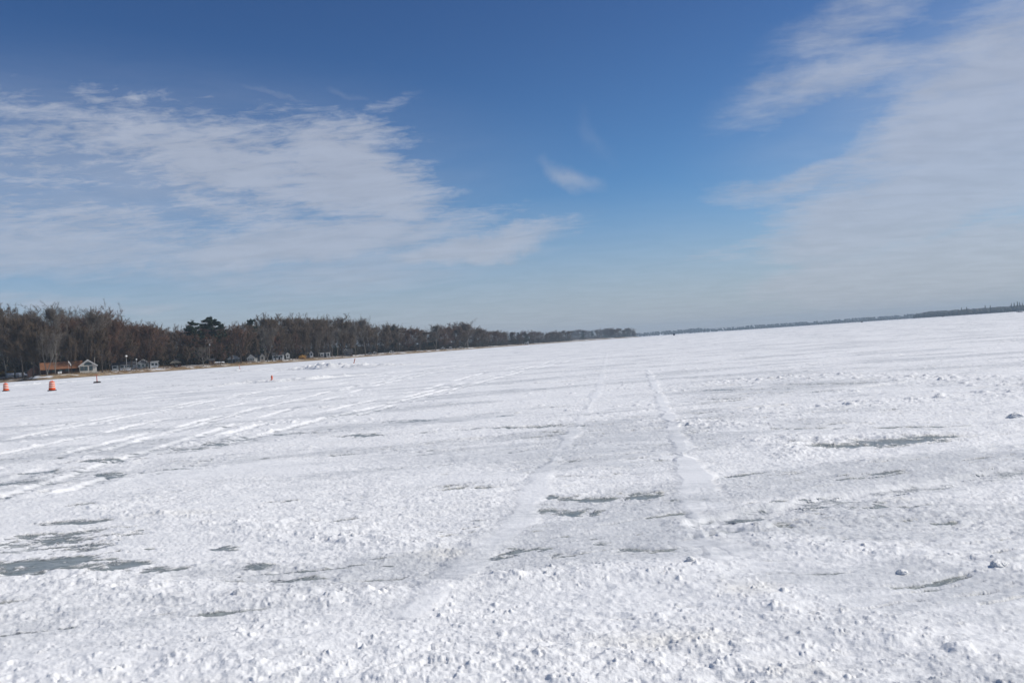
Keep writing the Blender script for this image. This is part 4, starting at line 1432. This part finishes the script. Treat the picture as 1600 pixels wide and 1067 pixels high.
# small sheds farther along
for (x, off, w, hh, wall, lab) in ((586, 20, 1.6, 1.6, 'white', 'little white shed between trunks near the middle of the shore'),
                                   (612, 20, 2.0, 1.3, 'offwhite', 'low cream boathouse right of the little white shed'),
                                   (578, 18, 1.5, 1.2, 'grey', 'small grey shore hut left of the little white shed'),
                                   (692, 22, 1.9, 1.9, 'white', 'tiny white cottage among trunks right of the pale round-topped tree'),
                                   (704, 20, 1.5, 2.2, 'white', 'narrow white boathouse under the big dome-shaped tree'),
                                   (720, 20, 2.0, 1.5, 'offwhite', 'low white boathouse right below the dome-shaped tree'),
                                   (823, 14, 3.4, 4.2, 'white', 'white cottage speck on the hazy stretch of shore'),
                                   (940, 12, 4.5, 4.5, 'white', 'white cottage speck on the far point')):
    h, s = house(x, off, lab, 0, 'shed' if 'shed' in lab or 'hut' in lab or 'boathouse' in lab else 'house', 'shed' if 'cottage' not in lab else 'cottage')
    gable_y(h, -w, w, 0, 4, hh, w * .45, wall, 'darkroof', .3); door(h, -w * .4, .9, min(1.8, hh * .8), 0); window(h, w * .4, .8, .9, .8, 0, 'dark')


# ------------------------------------------------------------------ road works markers on the ice
def barrel(x, ybase, label, rz, tilt, first=[None]):
    g = gpt(x, ybase)
    z = lake_z(g.x, g.y)
    if first[0] is None:
        o = empty('traffic_drum', (g.x, g.y, z), rz, label, 'traffic drum', 'orange and white drums on the ice')
        f = MB(); f.lathe([(.40, 0), (.40, .07), (.33, .09)], 28); f.build('rubber_base', M['rubber'], o)
        prof = [(.292, .09), (.292, .30), (.276, .31), (.276, .50), (.262, .51), (.262, .70), (.246, .71), (.246, .90), (.20, .95), (.12, .965), (.11, 1.0), (.0, 1.0)]
        f = MB(); f.lathe(prof[:-1], 28); body = f.build('body', M['orange'], o)
        for zz, rr in ((.33, .283), (.54, .269), (.75, .252)):
            f = MB(); f.lathe([(rr, zz), (rr, zz + .105)], 28); f.build('reflective_band', M['refl'], o)
        f = MB(); f.tube([(-.09, 0, .99), (-.07, 0, 1.08), (.07, 0, 1.08), (.09, 0, .99)], .018, 6); f.build('handle', M['orange'], o)
        first[0] = o
    else:
        o = copy_tree(first[0]); o.location = (g.x, g.y, z); tag(o, label)
    o.rotation_euler = (tilt[0], tilt[1], rz)
    o.scale = (1.08, 1.08, 1.0)
    return o


barrel(81.5, 610.6, 'orange and white traffic drum standing alone on the ice in front of the brown-roofed lodge', .3, (0, .03))
barrel(9.5, 611.2, 'orange and white traffic drum leaning slightly at the left edge of the photo', 1.1, (0.05, -.05))

# post with black rubber base
g = gpt(151.8, 598.3); z = lake_z(g.x, g.y)
o = empty('delineator_post', (g.x, g.y, z), .1, 'thin red post with a crossbar on a wide black rubber base', 'marker post')
f = MB(); f.prism([(-.42, 0), (.42, 0), (.42, .12), (.34, .2), (-.34, .2), (-.42, .12)], -.35, .35, 'y'); f.build('rubber_base', M['rubber'], o)
f = MB(); f.tube([(0, 0, .2), (-.02, 0, 1.22)], [.07, .05], 10); f.build('post', M['redpole'], o)
f = MB(); f.box(-.34, .34, -.03, .03, 1.2, 1.27); f.build('crossbar', M['redpole'], o)


def red_post(x, ybase, D, H, label, tilt, wide=.05, z0=None, m='redpole'):
    X, Y = at(x, D)
    zb = lake_z(X, Y) if z0 is None else z0
    o = empty('marker_post', (X, Y, zb), 0, label, 'marker post', 'red posts stuck in the snow')
    o.rotation_euler = tilt
    f = MB(); f.tube([(0, 0, -.15), (0, 0, H * .97), (0, 0, H)], [wide, wide * .9, wide * .5], 10); f.build('post', M[m], o)
    for t in (.45, .82):
        f = MB(); f.lathe([(wide * 1.06, H * t), (wide * 1.04, H * (t + .09))], 10); f.build('reflective_band', M['refl'], o)
    return o


def zAt(x, y, D):
    """height above the ice seen at pixel row y, depth D"""
    return CAM_H + (hor(x) - y) / FPX * D


o = red_post(423, 601, 60, zAt(423, 588, 60) + .02, 'short red post with a square foot beside the near row of snow lumps', (0, .02, 0), .075, 0.06, 'orange')
f = MB(); f.box(-.13, .13, -.13, .13, 0, .12); f.build('foot', M['orange'], o)
red_post(374.5, 577, 190, 1.25, 'thin dark red post close to the far shore below the blue-grey house', (0, -.12, 0), .06)
red_post(551.5, 573, 118, .95, 'red and white post leaning right on top of the ploughed snow pile', (0, .30, 0), .07, .25)


# ------------------------------------------------------------------ ploughed snow
SNOW = bpy.data.materials.new('piled_snow'); SNOW.use_nodes = True
_b = NB(SNOW.node_tree); _p = SNOW.node_tree.nodes['Principled BSDF']
_g = _b.new('ShaderNodeNewGeometry')
_b.put(_p.inputs['Base Color'], _b.mix(_b.noise(_g.outputs['Position'], 2.0, 4, .6), (.865, .86, .84, 1), (.78, .77, .75, 1)))
_p.inputs['Roughness'].default_value = .65
_bm = _b.new('ShaderNodeBump'); _bm.inputs['Strength'].default_value = .6; _bm.inputs['Distance'].default_value = .1
_b.put(_bm.inputs['Height'], _b.noise(_g.outputs['Position'], 9.0, 5, .7)); _b.put(_p.inputs['Normal'], _bm.outputs[0])


def bank(pts, hw, hts, label, seed, chunk=.4, step=.22):
    """ridge of ploughed lumps along a line of ground points; hts = height at each point"""
    P = [Vector(p) for p in pts]
    Ls = [0]
    for a, b2 in zip(P[:-1], P[1:]): Ls.append(Ls[-1] + (b2 - a).length)
    n = int(Ls[-1] / step); k = int(2 * hw / step) + 1
    t = np.linspace(0, Ls[-1], n)
    X0 = np.interp(t, Ls, [p.x for p in P]); Y0 = np.interp(t, Ls, [p.y for p in P]); Hh = np.interp(t, Ls, hts)
    tx = np.gradient(X0); ty = np.gradient(Y0); L = np.hypot(tx, ty); nx, ny = -ty / L, tx / L
    o_ = np.linspace(-hw, hw, k)
    X = X0[:, None] + nx[:, None] * o_; Y = Y0[:, None] + ny[:, None] * o_
    xf = X.ravel().astype(np.float32); yf = Y.ravel().astype(np.float32)
    prof = np.clip(1 - (np.abs(o_) / hw) ** 1.6, 0, 1)[None, :]
    nz = fbm(xf * .8, yf * .8, 4, seed).reshape(X.shape)
    end = np.clip(np.minimum(t, t[-1] - t) / 1.5, 0, 1)[:, None]
    c = crumbs(xf, yf, chunk * 1.3, seed + 5, .7).reshape(X.shape) + .7 * crumbs(xf, yf, chunk * .6, seed + 9, .8).reshape(X.shape)
    Z = (Hh[:, None] * np.clip(prof * (.7 + .9 * nz), 0, 2) * end + c * np.clip(prof * 1.6, 0, 1) * (.25 + Hh[:, None] * 1.2) * end) - .02
    V = np.stack([X.ravel(), Y.ravel(), Z.ravel()], 1)
    i = np.arange(n - 1)[:, None] * k; j = np.arange(k - 1)[None, :]
    F = np.stack([i + j, i + j + 1, i + k + j + 1, i + k + j], -1).reshape(-1, 4)[:, ::-1]
    o = link('snow_bank', tri_mesh('snow_bank', V, F, SNOW, False))
    return tag(o, label, 'snow bank', 'ploughed snow banks on the lake')


def pl(*a):
    return [Vector((*at(x, D), 0)) for x, D in a]


bank(pl((430, 128), (465, 122), (490, 118), (515, 112), (540, 112), (560, 110)), 1.8, [.12, .32, .72, .85, .55, .58], 'tallest ploughed snow pile with a shaded blue side, holding the leaning post', 400, .55)
bank(pl((548, 110), (580, 104), (615, 98), (650, 96), (690, 94)), 2.0, [.55, .40, .28, .18, .08], 'low lumpy snow bank trailing right of the leaning post', 420, .45)
bank(pl((285, 62), (340, 60), (385, 61), (430, 60), (480, 60), (530, 62), (580, 66)), .8, [.05, .18, .26, .30, .30, .22, .05], 'near row of small snow lumps passing the short red post', 440, .26, .10)
bank(pl((300, 165), (345, 152), (380, 150), (430, 142)), 1.5, [.08, .34, .38, .15], 'broken row of snow lumps near the thin dark red post', 460, .4)
bank(pl((185, 190), (225, 178), (245, 172)), 1.6, [.10, .22, .10], 'small snow heap on the ice below the long white cottage', 480, .4)
bank(pl((-60, 160), (60, 168), (150, 172), (260, 185)), 2.0, [.28, .32, .26, .06], 'long low cream snow bank along the cleared ice road at the left', 500, .4)


def chunk(x, y, s, label, seed, flat=.6):
    """single clod of snow lying on the surface"""
    import bmesh
    g = gpt(x, y); bm = bmesh.new()
    bmesh.ops.create_icosphere(bm, subdivisions=4, radius=1)
    P = np.array([v.co[:] for v in bm.verts])
    n = fbm(P[:, 0] * 1.3 + seed, P[:, 1] * 1.3 + P[:, 2] * 1.7, 4, seed, .6)
    for v, q in zip(bm.verts, n):
        v.co *= .72 * s * (1 + .55 * q); v.co.z *= flat
    me = bpy.data.meshes.new('snow_clod'); bm.to_mesh(me); bm.free(); me.materials.append(SNOW)
    me.polygons.foreach_set('use_smooth', [True] * len(me.polygons))
    o = link('snow_clod', me, None, (g.x, g.y, lake_z(g.x, g.y) + s * flat * .12))
    o.rotation_euler[2] = seed
    return tag(o, label, 'snow clod', 'clods of snow lying on the lake')


chunk(1562, 893, .065, 'rounded smooth snow clod near the right edge of the photo', 3, .5)
chunk(1410, 898, .045, 'broken snow clod with a shaded left side at lower right', 8, .6)
chunk(1080, 882, .04, 'dirty cream snow clod just below the smooth patch of the right track', 11, .6)
chunk(1588, 652, .14, 'bluish shaded snow clod far out by the right edge', 29, .5)
chunk(1077, 669, .09, 'clod of snow at the left end of the short cream ridge by the right track', 31, .6)


# ------------------------------------------------------------------ ice shelters far out
def shelter(x, D, w, H, label, m='navy'):
    X, Y = at(x, D)
    o = empty('ice_shelter', (X, Y, 0), math.atan2(-X, Y), label, 'ice shelter', 'fishing shelters far out on the ice')
    f = MB(); a = w / 2
    f.add([(-a, -a, 0), (a, -a, 0), (a, a, 0), (-a, a, 0), (-a * 1.08, -a * 1.08, H * .55), (a * 1.08, -a * 1.08, H * .55), (a * 1.08, a * 1.08, H * .55), (-a * 1.08, a * 1.08, H * .55),
           (-a * .6, -a * .6, H * .92), (a * .6, -a * .6, H * .92), (a * .6, a * .6, H * .92), (-a * .6, a * .6, H * .92), (0, 0, H)],
          [(i, (i + 1) % 4, (i + 1) % 4 + 4, i + 4) for i in range(4)] + [(i + 4, (i + 1) % 4 + 4, (i + 1) % 4 + 8, i + 8) for i in range(4)] + [(i + 8, (i + 1) % 4 + 8, 12) for i in range(4)] + [(3, 2, 1, 0)])
    f.build('tent', M[m], o)
    f = MB(); f.box(-a * .3, a * .3, -a * 1.12, -a * 1.09, .1, H * .5); f.build('door_flap', M['dark'], o)
    return o


shelter(1053, 960, 2.0, 2.3, 'dark navy ice-fishing shelter standing alone right of the wooded point')
shelter(1346.5, 1500, 3.4, 1.9, 'low dark ice shelter speck before the far shore, left of the high wooded hill', 'dark')
shelter(1473, 1600, 3.0, 2.0, 'dark ice shelter speck in front of the high wooded hill', 'dark')
X, Y = at(1592.5, 1000)
o = empty('ice_shack', (X, Y, 0), math.atan2(-X, Y), 'white ice-fishing shack on runners at the far right edge', 'ice shack')
f = MB(); f.box(-2.0, 3.4, -1.2, 1.2, .35, 1.9); f.build('wall', M['white'], o)
f = MB(); f.prism([(-2.2, 1.9), (3.6, 1.9), (3.4, 2.1), (.7, 2.5), (-2.0, 2.1)], -1.35, 1.35, 'y'); f.build('roof', M['grey'], o)
for yy in (-1, 1):
    f = MB(); f.box(-2.3, 3.7, yy - .1, yy + .1, 0, .347); f.build('runner', M['dark'], o)
window(o, 1.5, .9, .8, .6, -1.2, 'dark'); door(o, -1.0, .8, 1.6, -1.2)
X, Y = at(1588.3, 995)
o = empty('dark_post', (X, Y, 0), 0, 'tall dark post left of the white ice shack', 'auger stand')  # plain dark post with a crossbar, beside the shack
f = MB(); f.tube([(0, 0, 0), (0, 0, 2.2)], [.25, .12], 8); f.build('post', M['dark'], o)
f = MB(); f.box(-.5, .5, -.1, .1, 2.2, 2.45); f.build('crossbar', M['dark'], o)
o.name = 'shack_post'


# ------------------------------------------------------------------ far shore
FX = [940, 1000, 1040, 1080, 1110, 1150, 1190, 1230, 1270, 1300, 1330, 1360, 1400, 1430, 1450, 1500, 1560, 1600, 1700, 1850]
FH = [5, 6, 6.6, 7.4, 7.6, 7.4, 6.0, 6.0, 6.4, 6.0, 6.8, 6.2, 6.6, 7.4, 12, 11.5, 11.5, 11.6, 12, 12]


def far_shore(name, label, x0, x1, D, yfac, hfac, seed, mat_ground, tree_h, tree_n, tree_w, hill):
    nr = np.random.default_rng(seed)
    n = 160
    xs = np.linspace(x0, x1, n)
    rows = []
    offs = [-20, 0, 60, 200, 500, 900]
    for j, o_ in enumerate(offs):
        R_ = []
        for x in xs:
            X, Y = at(x, D(x) + o_)
            hz = hill(x)
            z = (-1.0, .3, .35, .8, 1.0, .9)[j]
            z = z if j < 2 else z * hz
            R_.append((X, Y, z))
        rows.append(R_)
    V = np.array(rows).reshape(-1, 3)
    V[n * 2:, 2] += fbm(V[n * 2:, 0] * .004, V[n * 2:, 1] * .004, 3, seed) * 4
    i = np.arange(len(offs) - 1)[:, None] * n; j = np.arange(n - 1)[None, :]
    F = np.stack([i + j, i + j + 1, i + n + j + 1, i + n + j], -1).reshape(-1, 4)
    o = link(name, tri_mesh(name, V, F, mat_ground, True))
    tag(o, label, 'hills', kind='structure')
    return V


mfar = bpy.data.materials.new('far_fields'); mfar.use_nodes = True
_b = NB(mfar.node_tree); _p = mfar.node_tree.nodes['Principled BSDF']; _g = _b.new('ShaderNodeNewGeometry')
_n = _b.noise(_g.outputs['Position'], .0018, 3, .5, off=(2.2, .3, 0))
_b.put(_p.inputs['Base Color'], _b.mix(_b.smooth(_n, .50, .56), (.055, .052, .045, 1), (.70, .72, .75, 1)))
_p.inputs['Roughness'].default_value = .95


def Dfar(x): return float(np.interp(x, [900, 1000, 1430, 1460, 1500, 1900], [5200, 5000, 4300, 3100, 2900, 2600]))
def Dnear(x): return float(np.interp(x, [1420, 1460, 1500, 1900], [3200, 3000, 2800, 2500]))


def hillA(x):
    return max(1.5, CAM_H + np.interp(x, FX, FH) / FPX * (Dfar(x) + 400) - 11)


def hillB(x):
    return max(1.0, float(np.interp(x, [1425, 1450, 1500, 1900], [1, 12, 9, 9])))


def Dfar2(x): return float(np.interp(x, [900, 1000, 1900], [5200, 5000, 4200]))
def hillA2(x): return max(1.5, CAM_H + min(7.4, np.interp(x, FX, FH)) / FPX * (Dfar2(x) + 400) - 11)


far_shore('far_hills', 'low blue-hazed hills with snowy fields across the lake', 930, 1850, Dfar2, 0, 0, 600, mfar, 0, 0, 0, hillA2)
far_shore('right_headland', 'higher wooded headland across the lake at the right', 1425, 1850, Dnear, 0, 0, 610, mfar, 0, 0, 0, hillB)


def far_woods(name, label, x0, x1, D, hill, seed, nblob, hts, maxoff, matn, gap=None):
    """the far woods read as one mass: many small irregular crowns in one object"""
    nr = np.random.default_rng(seed)
    C = []; S = []
    for k in range(nblob):
        x = nr.uniform(x0, x1); o_ = nr.choice([nr.uniform(2, 60), nr.uniform(60, maxoff)])
        d = D(x) + o_
        if gap and gap(x, o_, nr): continue
        X, Y = at(x, d)
        z = np.interp(o_, [-20, 0, 60, 200, 500, 900], [-1, .3, .35 * hill(x), .8 * hill(x), hill(x), .9 * hill(x)])
        h = nr.uniform(*hts)
        C.append((X, Y, z + h * .45)); S.append((h * nr.uniform(.35, .6), h * .5, h * .52))
    # low-poly lumpy crowns
    import bmesh
    bm = bmesh.new(); bmesh.ops.create_icosphere(bm, subdivisions=2, radius=1)
    bv = np.array([v.co[:] for v in bm.verts]); bf = np.array([[v.index for v in f.verts] for f in bm.faces]); bm.free()
    C = np.array(C); S = np.array(S); m_ = len(C)
    j = 1 + nr.uniform(-.28, .28, (m_, len(bv), 1))
    V = (C[:, None, :] + bv[None] * S[:, None, :] * j).reshape(-1, 3)
    F = (bf[None] + (np.arange(m_) * len(bv))[:, None, None]).reshape(-1, 3)
    o = link(name, tri_mesh(name, V, F, matn))
    tag(o, label, 'woods', kind='stuff')


MW = mat('far_woods', (.062, .058, .05), .95, color2=(.035, .04, .036), nscale=.02)
far_woods('far_woods', 'thin line of bare woods along the far hazy shore', 930, 1850, Dfar2, hillA2, 700, 2600, (7, 13), 900, MW,
          gap=lambda x, o_, r_: (1100 < x < 1180 and o_ > 230) or (1262 < x < 1300 and o_ > 230) or (o_ > 60 and r_.random() < .25))
far_woods('headland_woods', 'dense woods covering the right headland across the lake', 1428, 1850, Dnear, hillB, 710, 2600, (9, 15), 500, MW)

# single spruces that stand up out of the headland woods
for i, (x, hh) in enumerate(((1581, 13.0), (1585.5, 13.5), (1590.5, 14.8), (1594, 13.6), (1598, 12.6), (1540, 12.4), (1548, 11.8), (1503, 11.6), (1511, 11.8))):
    D = Dnear(x) + 30
    X, Y = at(x, D)
    H = CAM_H + hh / FPX * D
    tm, cm, Href = PROTO['cone%d' % (i % 2)]
    side = 'at the right photo edge' if x > 1560 else 'left of the edge group'
    names = {1581: 'leftmost of the five pointed spruces at the right photo edge', 1585.5: 'second from left of the five pointed spruces at the right photo edge',
             1590.5: 'tallest of the five pointed spruces at the right photo edge', 1594: 'spruce just right of the tallest one at the right photo edge',
             1598: 'last spruce touching the right photo edge', 1540: 'left one of a spruce pair in the middle of the right headland',
             1548: 'right one of a spruce pair in the middle of the right headland', 1503: 'left one of two spruces on the left part of the headland',
             1511: 'right one of two spruces on the left part of the headland'}
    o = empty('spruce_tree', (X, Y, 0), i, names[x], 'tree', 'spruces standing out of the right headland woods')
    s = H / Href; o.scale = (s, s, s)
    link('trunk', tm, o); link('crown', cm, o)

# ------------------------------------------------------------------ haze
HB = MB(); HB.box(-3600, 6500, -1500, 6300, -3.0, 75)
mh = bpy.data.materials.new('haze'); mh.use_nodes = True
th = mh.node_tree; th.nodes.clear()
oh = th.nodes.new('ShaderNodeOutputMaterial'); vh = th.nodes.new('ShaderNodeVolumePrincipled')
vh.inputs['Color'].default_value = (.68, .85, 1.0, 1)
vh.inputs['Density'].default_value = 0.00014
vh.inputs['Anisotropy'].default_value = 0.0
th.links.new(vh.outputs[0], oh.inputs['Volume'])
ho = HB.build('haze', mh)
tag(ho, 'thin blue air haze over the lake', 'haze', kind='stuff')
